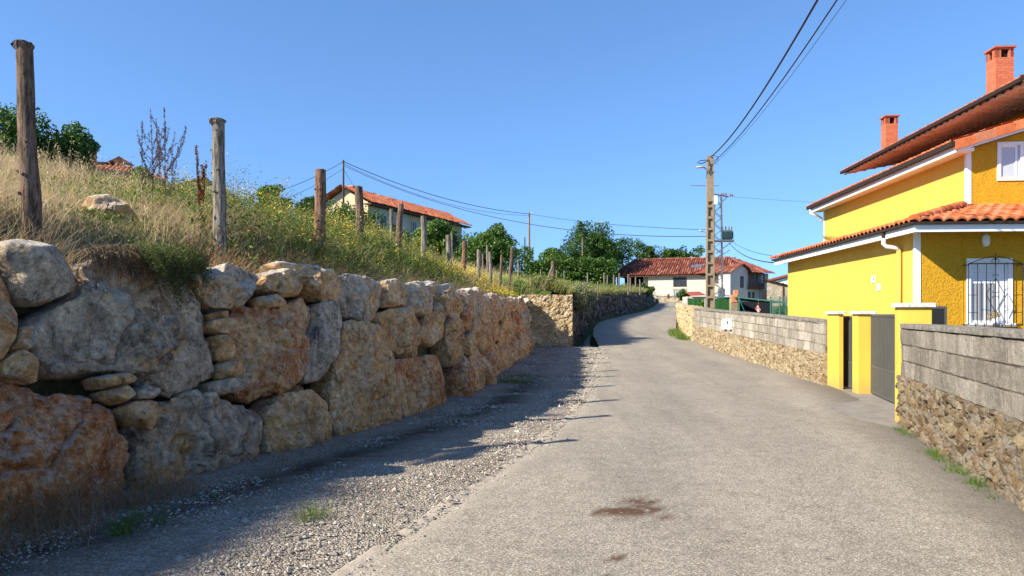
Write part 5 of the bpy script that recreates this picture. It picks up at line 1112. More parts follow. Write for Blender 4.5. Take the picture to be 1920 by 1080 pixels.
    for a, b in ((bx+.06, w0), (w1, bxr)): m.hexa([(a, ya, 3.0), (b, ya, 3.0), (b, yb, 3.0), (a, yb, 3.0), (a, ya, top(a)), (b, ya, top(b)), (b, yb, top(b)), (a, yb, top(a))])
    m.box(w0, w1, ya, yb, 3.0, v0); m.hexa([(w0, ya, v1), (w1, ya, v1), (w1, yb, v1), (w0, yb, v1), (w0, ya, top(w0)), (w1, ya, top(w1)), (w1, yb, top(w1)), (w0, yb, top(w0))])
    m.build('upper_front_wall', MYR, R)
    m = MB(H); m.box(bx-.03, bx+.07, by-.045, by+.05, 3.6, bez-.02); m.build('corner_trim', MWHT, R)
    m = MB(H); m.box(bx-.028, bx+.02, by2-.05, by2+.02, 3.6, bez-.02); m.build('corner_trim', MWHT, R)
    m = MB(H); yf = by-.055
    for q in ((w0-.0, w0+.075, v0, v1), (w1-.075, w1, v0, v1), (w0+.075, w1-.075, v1-.075, v1), (w0+.075, w1-.075, v0, v0+.06)): m.box(q[0], q[1], yf, by-.001, q[2], q[3])
    W2 = m.build('window', MWHT, R)
    m = MB(H); m.box(w0+.075, w1-.075, by-.018, by-.005, v0+.06, v1-.075); m.build('pane', simple('frosted_pane', (.42, .45, .50), .25, .05, 2, 0), W2)
    m = MB(H)
    for q in ((w0+.075, w0+.10, v0+.06, v1-.075), (w1-.17, w1-.13, v0+.06, v1-.075), (w0+.10, w1-.17, v1-.115, v1-.075), (w0+.10, w1-.17, v0+.06, v0+.095)): m.box(q[0], q[1], by-.030, by-.019, q[2], q[3])
    m.build('frame', MPLA, W2)
    # eave of block B
    eo = .40; zf = bez+.0
    m = MB(H); m.box(bx-eo+.03, bx, by-.30, by2+.3, zf-.10, zf-.03); m.build('soffit', MWHT, R)
    m = MB(H); m.box(bx-eo, bx-eo+.028, by-.32, by2+.32, zf-.13, zf+.05); 
    m.hexa([(bx-eo+.03, by-.33, zf-.12), (bxr, by-.33, zf-.0+rs*(bxr-bx)), (bxr, by-.30, zf+rs*(bxr-bx)), (bx-eo+.03, by-.30, zf-.12), (bx-eo+.03, by-.33, zf+.0), (bxr, by-.33, zf+.13+rs*(bxr-bx)), (bxr, by-.30, zf+.13+rs*(bxr-bx)), (bx-eo+.03, by-.30, zf+.0)]); m.build('fascia', MWHT, R)
    m = MB(H); m.box(bx-eo-.10, bx-eo-.03, by-.36, by2+.36, zf+.0, zf+.11); m.build('gutter', MGUT, R)
    kk = math.hypot(1, rs); A2 = H.p(bx-eo-.05, by2+.35, zf+.09); tile_roof('upper_roof', A2, -H.y, H.x+np.array([0, 0, rs]), by2+.35-by+.30, 2.9*kk, MTILE, R, seed=5)
    # rake tiles along the front edge
    n = 18; m = MB(H); T = []; dx = .42; r_ = np.random.default_rng(8)
    for i in range(n):
        x0 = bx-eo-.03+i*dx; x1 = x0+dx+.02; za, zb_ = zf+.06+rs*(x0-bx+eo), zf+.06+rs*(x1-bx+eo); lift = .018
        m.hexa([(x0, by-.39, za-.13), (x1, by-.385, zb_-.13-.01), (x1, by-.335, zb_-.14), (x0, by-.335, za-.13), (x0, by-.39, za+.05+lift), (x1, by-.385, zb_+.045), (x1, by-.2, zb_+.085), (x0, by-.2, za+.085+lift)]); T.append(np.full(8, r_.uniform(0, 1)))
    m.build('rake_tiles', MTILE, R, attrs={'tone': np.concatenate(T)})
    m = MB(H); ydn = by2+.1; m.tube([(bx-eo-.03, ydn, zf), (bx-eo-.03, ydn, zf-.15), (bx-.25, ydn, zf-.22), (bx-.08, ydn, zf-.33), (bx-.06, ydn, zf-.45)], .05, 8); m.build('downpipe_elbow', MPLA, R, smooth=True)
    # ---- tall block C
    cx, cy, cy2 = 4.75, 2.0, 10.4; ce = 6.40; cex = 2.46; cs = .2
    m = MB(H); m.prism([(cx, cy, 4.5), (7.9, cy, 4.5), (7.9, cy, ce+cs*(7.9-cex)), (cx, cy, ce+cs*(cx-cex))], (0, cy2-cy, 0)); m.build('top_floor_wall', MYS, R)
    kc = math.hypot(1, cs)
    # underside of exposed tiles, then the gutter edge, then the tiles
    tile_roof('soffit_tiles', H.p(cex+.02, 10.75, ce-.01), -H.y, H.x+np.array([0, 0, cs]), 10.75-.6, 3.2*kc, MTSOF, R, pw=.30, pl=.34, amp=.03, seed=9)
    m = MB(H); m.box(cex-.13, cex-.06, .55, 10.8, ce+.04, ce+.125); m.build('gutter', MGUT, R)
    m = MB(H); m.hexa([(cex+.01, .57, ce+.07), (cex+.01, 10.78, ce+.07), (7.9, 10.78, ce+.07+cs*5.43), (7.9, .57, ce+.07+cs*5.43), (cex+.01, .57, ce+.09), (cex+.01, 10.78, ce+.09), (7.9, 10.78, ce+.09+cs*5.43), (7.9, .57, ce+.09+cs*5.43)]); m.build('roof_deck', MTSOF, R)
    tile_roof('top_roof', H.p(cex-.05, 10.8, ce+.11), -H.y, H.x+np.array([0, 0, cs]), 10.8-.6, 5.5*kc, MTILE, R, seed=6)
    # chimneys
    br = Mt('chimney_brick', .85, .2); co = br.map(1); bk = br.new('ShaderNodeTexBrick'); sp = br.new('ShaderNodeSeparateXYZ'); br.link(br.co, sp.inputs[0]); cb = br.new('ShaderNodeCombineXYZ'); br.link(br.math('ADD', sp.outputs[0], sp.outputs[1]), cb.inputs[0]); br.link(sp.outputs[2], cb.inputs[1]); br.link(cb.outputs[0], bk.inputs['Vector'])
    bk.inputs['Scale'].default_value = 1; bk.inputs['Brick Width'].default_value = .15; bk.inputs['Row Height'].default_value = .062; bk.inputs['Mortar Size'].default_value = .005
    bk.inputs['Color1'].default_value = (.50, .15, .075, 1); bk.inputs['Color2'].default_value = (.40, .11, .055, 1); bk.inputs['Mortar'].default_value = (.27, .085, .05, 1); br.color(bk.outputs[0]); br.bump(bk.outputs[1], -.6, .01); BR = br.done()
    cap = simple('chimney_cap', (.36, .10, .06), .8, .15, 5, .2); blk = simple('flue_black', (.01, .009, .008), 1, .1, 3, 0)  # near-black fill for the openings in the chimney head
    for (x, y, w_, ztop_, lab) in ((3.36, 3.3, .42, 8.12, 'large near chimney'), (3.25, 9.3, .38, 8.05, 'small far chimney')):
        zb_ = ce+cs*(x-cex)+.12; s = ztop_-zb_; p = .07; zh0, zh1 = ztop_-.26, ztop_-.06
        m = MB(H); m.box(x, x+w_, y, y+w_, zb_, zh0)
        for (a, b) in ((x, y), (x+w_-p, y), (x, y+w_-p), (x+w_-p, y+w_-p)): m.box(a, a+p+.02*(a == x)-.02*0, b, b+p, zh0, zh1)
        m.box(x, x+w_*.3, y, y+.05, zh0, zh1); m.box(x+w_*.72, x+w_, y, y+.05, zh0, zh1); m.box(x, x+.05, y+.05, y+w_*.38, zh0, zh1); m.box(x, x+.05, y+w_*.75, y+w_, zh0, zh1)
        m.box(x, x+w_, y, y+w_, zh1, ztop_-.03); C = m.build('chimney', BR, R, label=lab)
        m = MB(H); m.box(x+.06, x+w_-.01, y+.06, y+w_-.01, zh0+.001, zh1-.001); m.build('flue', blk, C)
        m = MB(H); m.box(x-.045, x+w_+.045, y-.045, y+w_+.045, ztop_-.03, ztop_+.01); m.build('cap', cap, C)
    return R
yellow_house()
# flower pot on the sill
def flower_pot():
    p = H.p(1.42, -.16, 1.362+.06); root = empty('flower_pot', p, 'small white pot of faded yellow flowers on the sill behind the window grille', 'flower pot'); m = MB(); k = np.linspace(0, 2*math.pi, 13)
    P = [[(p[0]+math.cos(a)*r, p[1]+math.sin(a)*r, p[2]+z) for a in k] for r, z in ((.03, 0), (.045, .09), (.048, .09), (.04, .085), (.001, .08))]; m.grid(np.array(P), world=True); m.build('pot', MPLA, root)
    r_ = np.random.default_rng(4); C = p+[0, 0, .15]+r_.normal(size=(160, 3))*[.075, .03, .035]; V, Q, T = leaves(C, r_.uniform(.02, .04, 160), r_, None, .9, .4); A = Acc(); A.add(V, Q, T); A.build('flowers', m_leaf('faded_flower', [(0, (.25, .18, .08)), (.6, (.55, .42, .18)), (1, (.7, .6, .4))]), root)
flower_pot()
# ---- gate pillars and gates
MGRA = simple('granite_cap', (.50, .48, .44), .8, .3, 30, .4, bs=60, bd=.006, dirt=(.22, .2, .18))
MGBK = simple('gate_gap_shade', (.018, .018, .017), .6, .08, 3, 0)  # near-black, stands in for the shade seen between the gate bars
MGATE = simple('dark_grey_gate', (.075, .078, .073), .5, .08, 3, 0)
def pillar(c, ang, w_, d, h, label, lx=.0, cap=.06):
    fr = Fr(c, ang); root = empty('gate_pillar', c, label, 'pillar', 'yellow gate pillars with granite caps'); m = MB(fr); m.bbox(0, w_, 0, d, -.1, h, .012); m.build('shaft', MYP, root)
    m = MB(fr); m.bbox(-.045, w_+.045, -.045, d+.045, h+.001, h+cap, .012); m.build('cap', MGRA, root); return fr
pillar((5.60, 10.70, 0), .30, .43, .32, 1.70, 'widest gate pillar, closing the near end of the gateway behind the block wall')
pillar((6.82, 14.6, 0), .20, .30, .42, 1.60, 'middle gate pillar, standing between the two dark gates')
pillar((6.86, 15.55, 0), .10, .11, .72, 1.60, 'narrow deep gate pillar at the end of the far block wall')
def gate(a, b, h, label, zb=.06, seed=0, hb=.42, name='metal_gate', nb=None):
    a, b = np.array(a, float), np.array(b, float); L = np.linalg.norm(b-a); ang = math.atan2((b-a)[0], (b-a)[1]); fr = Fr((a[0], a[1], 0), ang); root = empty(name, ((a+b)/2)[0:2].tolist()+[0], label, 'gate'); t = .02
    m = MB(fr)
    for (y0, y1, z0, z1) in ((0, .045, zb, h), (L-.045, L, zb, h), (.045, L-.045, h-.045, h), (.045, L-.045, zb, zb+.05), (.045, L-.045, zb+hb+.0, zb+hb+.045)): m.box(-t, t, y0, y1, z0, z1)
    m.build('gate_frame', MGATE, root); nb = nb or max(3, int(L/.10)); sp = np.linspace(.045, L-.045, nb+1)
    m = MB(fr)
    for i in range(nb): c = (sp[i]+sp[i+1])/2; m.box(-.014, .009, c-.019, c+.019, zb+hb+.045, h-.045)
    if nb > 2: m.build('gate_bars', MGATE, root)
    m = MB(fr)
    m.box(-.006, .006, .045, L-.045, zb+.05, zb+hb)
    for i in range(nb): c = (sp[i]+sp[i+1])/2; m.box(-.016, -.006, c-.028, c+.028, zb+.05, zb+hb)
    m.build('lower_panel', MGATE, root); m = MB(fr); m.box(.012, .018, .045, L-.045, zb+hb+.045, h-.045); m.build('gap_shade_sheet', MGBK, root)
gate((6.18, 11.0), (7.12, 14.75), 1.60, 'wide dark grey barred gate between the widest and the middle pillars', hb=.50)
gate((7.08, 14.95), (7.14, 15.95), 1.56, 'narrow dark grey gate leaf between the middle and the narrow pillars', hb=.50)
gate((7.87, 13.95), (8.18, 13.93), 1.75, 'small dark metal side gate in the yard below the white corner trim', nb=3, hb=.2)
# meter boxes on the far wall
for (u, y, lab, dark) in ((1362.5, 25.45, 'white utility box with a plain door, left of the pair on the far block wall', 0), (1373, 24.75, 'white utility box with a dark window, right of the pair on the far block wall', 1)):
    x = float(np.interp(y, [16.25, 21, 27], [6.86, 7.2, 7.45])); fr = Fr((x-.13, y, 0), .05); zc = 1.6+(HV-607)/F*y
    m = MB(fr); m.bbox(.04, .14, 0, .32, zc-.19, zc+.16, .012); r = m.build('utility_box', MPLA, label=lab, cat='utility box', group='utility boxes on the far block wall')
    m = MB(fr); m.box(.028, .039, .03, .29, zc-.15, zc+.12); d_ = m.build('door', MWHT, r)
    if dark: m = MB(fr); m.box(.024, .0275, .08, .24, zc-.02, zc+.09); m.build('meter_window', MGUT, r)
# ================================================================ poles, lamps, cables
MCON = simple('pole_concrete', (.24, .185, .12), .9, .25, 8, .5, bs=60, bd=.01, dirt=(.2, .165, .12)); MSTL = simple('galvanised_steel', (.30, .31, .32), .5, .15, 8, 0, metal=.4); MCAB = simple('cable_rubber', (.012, .012, .014), .6, .1, 4, 0)
MLAMP = simple('lamp_housing', (.62, .63, .64), .35, .05, 5, 0, metal=.2); MWIN = simple('dark_glass', (.03, .035, .045), .15, .2, 2, 0); MBRN = simple('brown_timber', (.10, .045, .028), .8, .25, 5, .2)
def lamp_head(m, tip, base, r):
    """flattened cobra head from base to tip"""
    t = np.linspace(0, 1, 8); tip, base = np.array(tip, float), np.array(base, float); ax = (tip-base); sd = np.cross(ax, [0, 0, 1]); sd = sd/np.linalg.norm(sd); P = []
    for k in t:
        rr = r*(.25+.95*math.sin(math.pi*min(1, k*.85+.12))); P.append([base+ax*k+sd*math.cos(a)*rr+np.array([0, 0, 1])*math.sin(a)*rr*.45 for a in np.linspace(0, 2*math.pi, 13)])
    m.grid(np.array(P), world=True)
def concrete_pole():
    c = at(1331.5, 580, 30); z1 = at(0, 293, 30)[2]; z0 = float(zr(30))-.1; root = empty('utility_pole', (c[0], 30, z0), 'tall concrete ladder pole with recessed panels rising behind the far block wall', 'utility pole', 'utility poles and posts carrying the cables')
    fr = Fr((c[0], 30, 0), .12); m = MB(fr); wB, wT, d = .185, .125, .10; zs = at(0, 378, 30)[2]; hw = lambda z: wB+(wT-wB)*(z-z0)/(z1-z0)
    def blk(a0, b0, a1, b1, za, zb_, y0, y1): m.hexa([(a0, y0, za), (b0, y0, za), (b0, y1, za), (a0, y1, za), (a1, y0, zb_), (b1, y0, zb_), (b1, y1, zb_), (a1, y1, zb_)])
    f = .055
    blk(-hw(z0), -hw(z0)+f, -hw(zs), -hw(zs)+f, z0, zs, -d, d); blk(hw(z0)-f, hw(z0), hw(zs)-f, hw(zs), z0, zs, -d, d)
    blk(-hw(z0)+f, hw(z0)-f, -hw(zs)+f, hw(zs)-f, z0, zs, -.02, .02); blk(-hw(zs), hw(zs), -hw(z1), hw(z1), zs, z1, -d, d)
    z = z0+.1
    while z < zs-.1: a = hw(z)-f; blk(-a, a, -a, a, z, z+.09, -d*.97, d*.97); z += .46
    m.build('shaft', MCON, root)
    a = at(1325, 318, 30); b = at(1303, 314, 29.8); m = MB(); lamp_head(m, b, at(1320, 313, 29.9), .085); o = m.build('lamp_head', MLAMP, root, smooth=True); m = MB(); m.tube([at(1329, 322, 29.9), at(1323, 316, 29.9), at(1318, 313, 29.9)], .025, 7, world=True); m.build('lamp_arm', MSTL, root)
    m = MB(); m.tube([at(1329, 300, 29.9), at(1313, 301, 29.6), at(1308, 305, 29.6), at(1314, 307, 29.7), at(1328, 302, 29.8)], .017, 6, world=True); m.tube([at(1337, 291, 29.9), at(1346, 294, 29.8), at(1346, 302, 29.8), at(1338, 306, 29.9)], .014, 6, world=True); m.build('cable_loops', MCAB, root)
    for v in (307, 322): 
        m = MB(); m.tube([at(1326, v, 29.87), at(1347, v, 29.87)], .012, 6, world=True); m.build('bracket', MSTL, root)
concrete_pole()
def thin_pole(u, v1, Y, w_, label, mat, lamp=None, zb=None, arm=None):
    c = at(u, v1, Y); z0 = (float(hillz(c[0], Y)) if c[0] < XW(Y) else float(zr(Y))) if zb is None else zb; root = empty('utility_pole', (c[0], Y, z0), label, 'utility pole', 'utility poles and posts carrying the cables'); r = w_/F*Y/2
    m = MB(); m.tube([(c[0], Y, z0-.2), (c[0], Y, (z0+c[2])/2), c], [r*1.25, r*1.1, r*.85], 8, world=True); m.build('shaft', mat, root)
    if lamp: du, dv = lamp[0]-u, lamp[1]; m = MB(); lamp_head(m, at(lamp[0], lamp[1]-1, Y), at(lamp[0]-du*.45, lamp[1]+1, Y), .10*Y/45); m.build('lamp_head', MLAMP, root, smooth=True); m = MB(); m.tube([at(u, lamp[1]+4, Y), at(lamp[0]-du*.45, lamp[1]+1, Y)], .02, 5, world=True); m.build('lamp_arm', MSTL, root)
    if arm: m = MB(); m.tube([at(arm[0], arm[2], Y), at(arm[1], arm[2], Y)], .03, 6, world=True); m.build('crossarm', MSTL, root)
    return root
thin_pole(1326, 345, 45, 3.4, 'thin pole with a small lamp just behind the concrete ladder pole', MCON, (1310, 433), arm=(1295, 1348, 348))
thin_pole(644, 300, 60, 3.6, 'dark pole on the hill beside the gable of the hill house', MBARK, arm=(639, 650, 303))
thin_pole(992, 398, 75, 4.0, 'pale concrete pole with a small lamp on the hilltop left of the far trees', MCON, (1000, 400))
thin_pole(984, 445, 92, 2.4, 'short dark distant pole close left of the pale hilltop pole', MBARK)
thin_pole(1092, 446, 82, 1.8, 'faint thin pole standing in front of the big round tree', MCON)
def lattice():
    MSTL = simple('dark_steel', (.10, .10, .105), .6, .2, 8, 0)
    Y = 60; c = at(1346, 570, Y); z1 = at(0, 364, Y)[2]; z0 = float(zr(Y)); root = empty('lattice_tower', (c[0], Y, z0), 'steel lattice tower carrying a dark green transformer behind the concrete pole', 'lattice tower'); a = .38; b = .27; m = MB(Fr((c[0], Y, 0), .15))
    w_ = lambda z: a+(b-a)*(z-z0)/(z1-z0); n = 20; zz = np.linspace(z0, z1, n+1)
    for sx in (-1, 1):
        for sy in (-1, 1): m.tube([(sx*w_(z0), sy*w_(z0), z0), (sx*w_(z1), sy*w_(z1), z1)], .042, 5)
    for i in range(n):
        za, zb_ = zz[i], zz[i+1]; s = 1 if i % 2 else -1; p, q = w_(za), w_(zb_)
        for f in (-1, 1): m.tube([(-s*p, f*p, za), (s*q, f*q, zb_)], .026, 4, False); m.tube([(f*p, -s*p, za), (f*q, s*q, zb_)], .026, 4, False)
    m.build('lattice_mast', MSTL, root)
    m = MB(); m.tube([at(1334, 363, Y), at(1366, 369, Y)], .06, 6, world=True); m.tube([at(1352, 379, Y), at(1364, 369, Y)], .04, 5, world=True); m.build('crossarm', MSTL, root)
    ins = simple('insulator', (.16, .12, .10), .3, .1, 3, 0)
    for u in (1356, 1361, 1369, 1373):
        m = MB(); v = 367 if u < 1365 else 369; q = at(u, v, Y); m.tube([q+[0, 0, dz] for dz in (0, .08, .081, .16, .161, .24)], [.05, .05, .09, .06, .09, .03], 7, world=True); m.build('insulator', ins, root)
    m = MB(); q = at(1342, 375, Y-.4); m.add([q+[x, y, z] for z in (-.35, .35) for x, y in ((-.13, -.08), (.13, -.08), (.13, .08), (-.13, .08))], [(0, 3, 2, 1), (4, 5, 6, 7), (0, 1, 5, 4), (1, 2, 6, 5), (2, 3, 7, 6), (3, 0, 4, 7)], world=True); m.build('control_box', MPLA, root)
    tg = simple('transformer_green', (.06, .11, .11), .4, .15, 5, 0); fr = Fr((at(1361, 0, Y)[0], Y-.1, 0), .2); zt, zb_ = at(0, 432, Y)[2], at(0, 450, Y)[2]
    m = MB(fr); m.bbox(-.42, .42, -.3, .3, zb_, zt, .03)
    for k in np.linspace(-.36, .36, 9): m.box(k-.012, k+.012, -.42, -.3, zb_+.1, zt-.1)
    for k in np.linspace(-.25, .25, 6): m.box(.42, .54, k-.012, k+.012, zb_+.1, zt-.1)
    T = m.build('transformer', tg, root)
    for i, k in enumerate((-.3, -.05, .2, .42)):
        m = MB(fr); m.tube([(k, 0, zt+dz) for dz in (0, .1, .101, .2, .201, .32)], [.06, .05, .08, .05, .07, .025], 7); m.build('bushing', ins, T)
    m = MB(fr); m.box(-1., .6, -.35, .35, zb_-.14, zb_-.01); m.tube([(-.8, -.3, zb_-1.1), (.5, -.3, zb_-.1)], .045, 5); m.tube([(-.8, .3, zb_-1.5), (.3, .3, zb_-.8)], .03, 5); m.build('platform', MSTL, root)
lattice()
def cable(a, b, sag, r, label, n=28):
    a, b = np.array(a, float), np.array(b, float); k = np.linspace(0, 1, n)[:, None]; P = a+(b-a)*k-np.array([0, 0, 1])*sag*4*k*(1-k)
    m = MB(); m.tube(P, r, 6, world=True); m.build('power_cable', MCAB, label=label, cat='cable', group='overhead cables')
q = at(1333, 294, 30)
cable(q, (1.46, -8, 8.0), 1.33, .021, 'thick overhead cable sweeping up from the concrete pole top, leftmost of the three')
cable(at(1338, 303, 30), (1.95, -8, 7.7), 1.12, .014, 'thinner overhead cable below the thick one from the concrete pole')
cable(at(1340, 306, 30), (2.2, -8, 7.5), 1.0, .005, 'faintest wire beside the two overhead cables from the concrete pole')
cable(at(644, 303, 60), at(992, 401, 75), .75, .026, 'overhead line from the hill pole to the pale hilltop pole, upper strand'); cable(at(644, 307, 60), at(992, 404, 75), 1.0, .015, 'overhead line from the hill pole to the pale hilltop pole, lower strand')
cable(at(992, 401, 75), at(1326, 431, 45), .25, .018, 'upper line between the hilltop pole and the thin lamp pole'); cable(at(644, 310, 60), at(1326, 443, 45), 1.6, .022, 'long lower cable passing in front of the big tree to the thin lamp pole')
cable(at(644, 303, 60), at(480, 372, 50), .25, .018, 'cable dropping left from the hill pole towards the tall weeds, upper strand'); cable(at(644, 316, 60), at(500, 385, 52), .25, .014, 'cable dropping left from the hill pole, lower strand'); cable(at(646, 320, 60), at(676, 366, 61), .1, .014, 'short cable from the hill pole down to the hill house')
cable(at(1371, 452, 59.6), at(1500, 484, 26.5), .30, .013, 'upper wire from the transformer towards the yellow house'); cable(at(1367, 455, 59.6), at(1456, 493, 25.5), .35, .020, 'thick dark cable from the transformer to the lower eave of the yellow house')
cable(at(1373, 369, 60), (75, 66, 12.5), 1.2, .010, 'high faint wire leading right from the tower crossarm over the yellow house')
# ================================================================ far buildings
MCRM = simple('cream_wall', (.54, .48, .38), .9, .06, .8, .15, bs=12, bd=.02, dirt=(.5, .45, .36)); MGRW = simple('pale_grey_wall', (.50, .485, .46), .9, .07, .8, .1); MSTN = simple('stone_wall_far', (.30, .25, .19), .95, .45, 3.5, 1, bs=6, bd=.08, dirt=(.16, .13, .10)); MBRK = simple('raw_brick', (.50, .20, .10), .9, .2, 5, .4)
def win(fr, R, x0, x1, z0, z1, y, mat=MWIN, fm=None, name='window', lab=None):
    fm = fm or MBRN; m = MB(fr); t = .07
    for q in ((x0, x0+t, z0, z1), (x1-t, x1, z0, z1), (x0+t, x1-t, z0, z0+t), (x0+t, x1-t, z1-t, z1), ((x0+x1)/2-.03, (x0+x1)/2+.03, z0+t, z1-t)): m.box(q[0], q[1], y-.06, y-.004, q[2], q[3])
    W = m.build(name, fm, R, label=lab); m = MB(fr); m.box(x0+t*.5, x1-t*.5, y-.03, y-.002, z0+t*.5, z1-t*.5); m.build('pane', mat, W)
def farmhouse():
    fr = Fr((19.9, 108, 0), math.asin(.362)); g = 3.1; R = empty('farmhouse', fr.p(5, 3, g), 'long cream farmhouse with a weathered red tile roof and a skylight, behind the road end', 'house')
    m = MB(fr); m.box(0, 12.6, 0, 9.5, g, 7.4); m.build('main_wall', MCRM, R)
    m = MB(fr); m.box(-.9, -.0, .9, 1.3, g, 7.2); m.build('porch_wall', MCRM, R)
    m = MB(fr); m.box(-4.7, -4.4, .2, .6, g, 7.1); m.build('porch_post', MBRN, R)
    m = MB(fr); m.box(-4.7, 0, 8, 8.3, g, 7.2); m.build('back_wall', MCRM, R)
    m = MB(fr); m.box(-4.4, -.9, 4, 8, g, 7.1); m.build('porch_shade_block', simple('porch_shade', (.02, .016, .014), 1, .1, 3, 0), R)  # near-black block painted as the shade inside the open porch
    win(fr, R, 3.6, 5.5, 5.55, 6.9, 0); win(fr, R, 3.7, 5.4, 3.5, 5.1, 0, simple('net_curtain', (.5, .52, .54), .6, .2, 6, 0), MGRW, lab='lower barred window with pale curtain')
    m = MB(fr)
    for x in np.linspace(3.7, 5.4, 7): m.tube([(x, -.14, 3.4), (x, -.14, 5.2)], .03, 4)
    m.tube([(3.5, -.14, 5.2), (5.6, -.14, 5.2)], .03, 4); m.build('window_bars', MWIN, R)
    # front slope with a left hip, back slope plain
    e0 = fr.p(-5.2, -.7, 7.25); rise, run = 2.65, 5.7; k = math.hypot(rise, run)/run; es = fr.y+np.array([0, 0, rise/run])
    tile_roof('front_roof', e0, fr.x, es, 18.6, run*k, MTOLD, R, pw=.34, pl=.75, amp=.09, sub=4, mask=lambda x, y: (y/k < x*2.6+.1)*(y/k < (18.6-x)*2.2+2.), jit=.2, seed=11)
    m = MB(fr); m.hexa([(-5.1, -.6, 7.05), (12.6, -.6, 7.05), (12.6, 0, 7.1), (-5.1, 0, 7.1), (-5.1, -.6, 7.18), (12.6, -.6, 7.18), (12.6, 0, 7.38), (-5.1, 0, 7.38)]); m.build('eave_boards', MBRN, R)
    m = MB(fr); m.quad((-5.2, 10.7, 7.25), (13.4, 10.7, 7.25), (11., 5, 9.9), (-3., 5, 9.9)); m.quad((-5.2, -.7, 7.25), (-3, 5, 9.9), (-5.2, 10.7, 7.25), (-5.2, 10.6, 7.25)); m.quad((-5.1, -.5, 7.2), (13, -.5, 7.2), (11, 5, 9.75), (-3, 5, 9.75)); m.build('back_roof', MTOLD, R, attrs={'tone': np.full(12, .4)})
    ridge_caps('ridge_tiles', fr.p(-3, 5, 9.98), fr.p(11, 5, 9.98), MTOLD, R, .16, .6, 4); ridge_caps('hip_tiles', fr.p(-5.2, -.7, 7.35), fr.p(-3, 5, 9.98), MTOLD, R, .14, .6, 4)
    m = MB(fr); ax = lambda x, y: (x, y-.7, 7.25+rise/run*y+.22); m.hexa([(5.8, 1.6, 8.25), (7.4, 1.6, 8.25), (7.5, 2.4, 8.65), (5.9, 2.4, 8.65), (5.8, 1.55, 8.42), (7.4, 1.55, 8.42), (7.5, 2.4, 8.82), (5.9, 2.4, 8.82)]); m.build('skylight', simple('skylight_glass', (.09, .12, .16), .15, .1, 3, 0), R)
    # wing turned away from the sun, with balcony
    w2 = Fr((29.5, 100, 0), -math.atan2(.6, .8)); ez = 7.35
    m = MB(w2); m.box(0, 3.9, 0, 1.9, g, ez); m.box(7.0, 8.7, 0, 1.9, g, ez); m.box(3.9, 7.0, 1.4, 1.9, 5.3, ez); m.box(3.9, 7, .3, 1.9, g, 5.1); m.prism([(0, 0, ez), (3.9, 0, ez), (3.9, 0, ez+.3), (2.4, 0, ez+1.05)], (0, .4, 0)); m.build('wing_wall', MGRW, R)
    win(w2, R, 2.2, 2.9, 5.2, 6.8, 0); win(w2, R, 4.4, 5.1, 5.35, 7.0, 1.4); win(w2, R, 4.3, 4.9, 3.5, 4.7, .3); win(w2, R, 5.3, 5.8, 3.5, 4.7, .3)
    m = MB(w2); m.box(3.7, 7.2, -.5, 1.4, 5.1, 5.28); m.box(3.8, 7.1, -.5, -.42, 5.3, 5.95)
    for x in (3.8, 5.4, 7.0): m.box(x, x+.14, -.5, -.36, 5.95, ez-.05)
    m.box(3.8, 7.1, -.5, -.36, ez-.2, ez-.05); m.build('balcony', MBRN, R)
    m = MB(w2)
    for x in np.linspace(4, 7, 14): m.box(x, x+.04, -.47, -.44, 5.95, 6.35)
    m.box(3.9, 7., -.48, -.43, 6.35, 6.4); m.build('railing', MWIN, R)
    m = MB(w2); m.box(7.15, 7.6, -.08, -.01, g, 5); m.box(7.9, 8.6, -.08, -.01, g, 5); m.build('brick_facing', MBRK, R)
    tile_roof('wing_roof', w2.p(3.6, -.8, ez-.0), w2.x, w2.y+np.array([0, 0, .55]), 5.7, 4.3, MTOLD, R, pw=.34, pl=.7, amp=.08, sub=4, mask=lambda x, y: (y < (5.7-x)*1.2+.2)&(y < (x+3)*1.2), jit=.2, seed=12)
    tile_roof('wing_gable_roof', w2.p(-.3, -.5, ez-.15), w2.y, w2.x+np.array([0, 0, .45]), 2.6, 2.9, MTOLD, R, pw=.34, pl=.7, amp=.08, sub=4, seed=13)
    tile_roof('wing_back_roof', w2.p(2.4, -.5, ez+1.05), w2.y, -w2.x*-1+np.array([0, 0, -.42]), 2.6, 1.7, MTOLD, R, pw=.34, pl=.7, amp=.08, sub=4, seed=14)
    m = MB(w2); m.hexa([(.2, .3, ez), (8.5, .3, ez), (8.5, 6, ez), (.2, 6, ez), (2.2, .9, ez+.8), (5.5, 2, ez+1.), (5, 5, ez+1.3), (2.2, 5, ez+1.2)]); m.build('roof_core', MTOLD, R, attrs={'tone': np.full(8, .4)})
farmhouse()
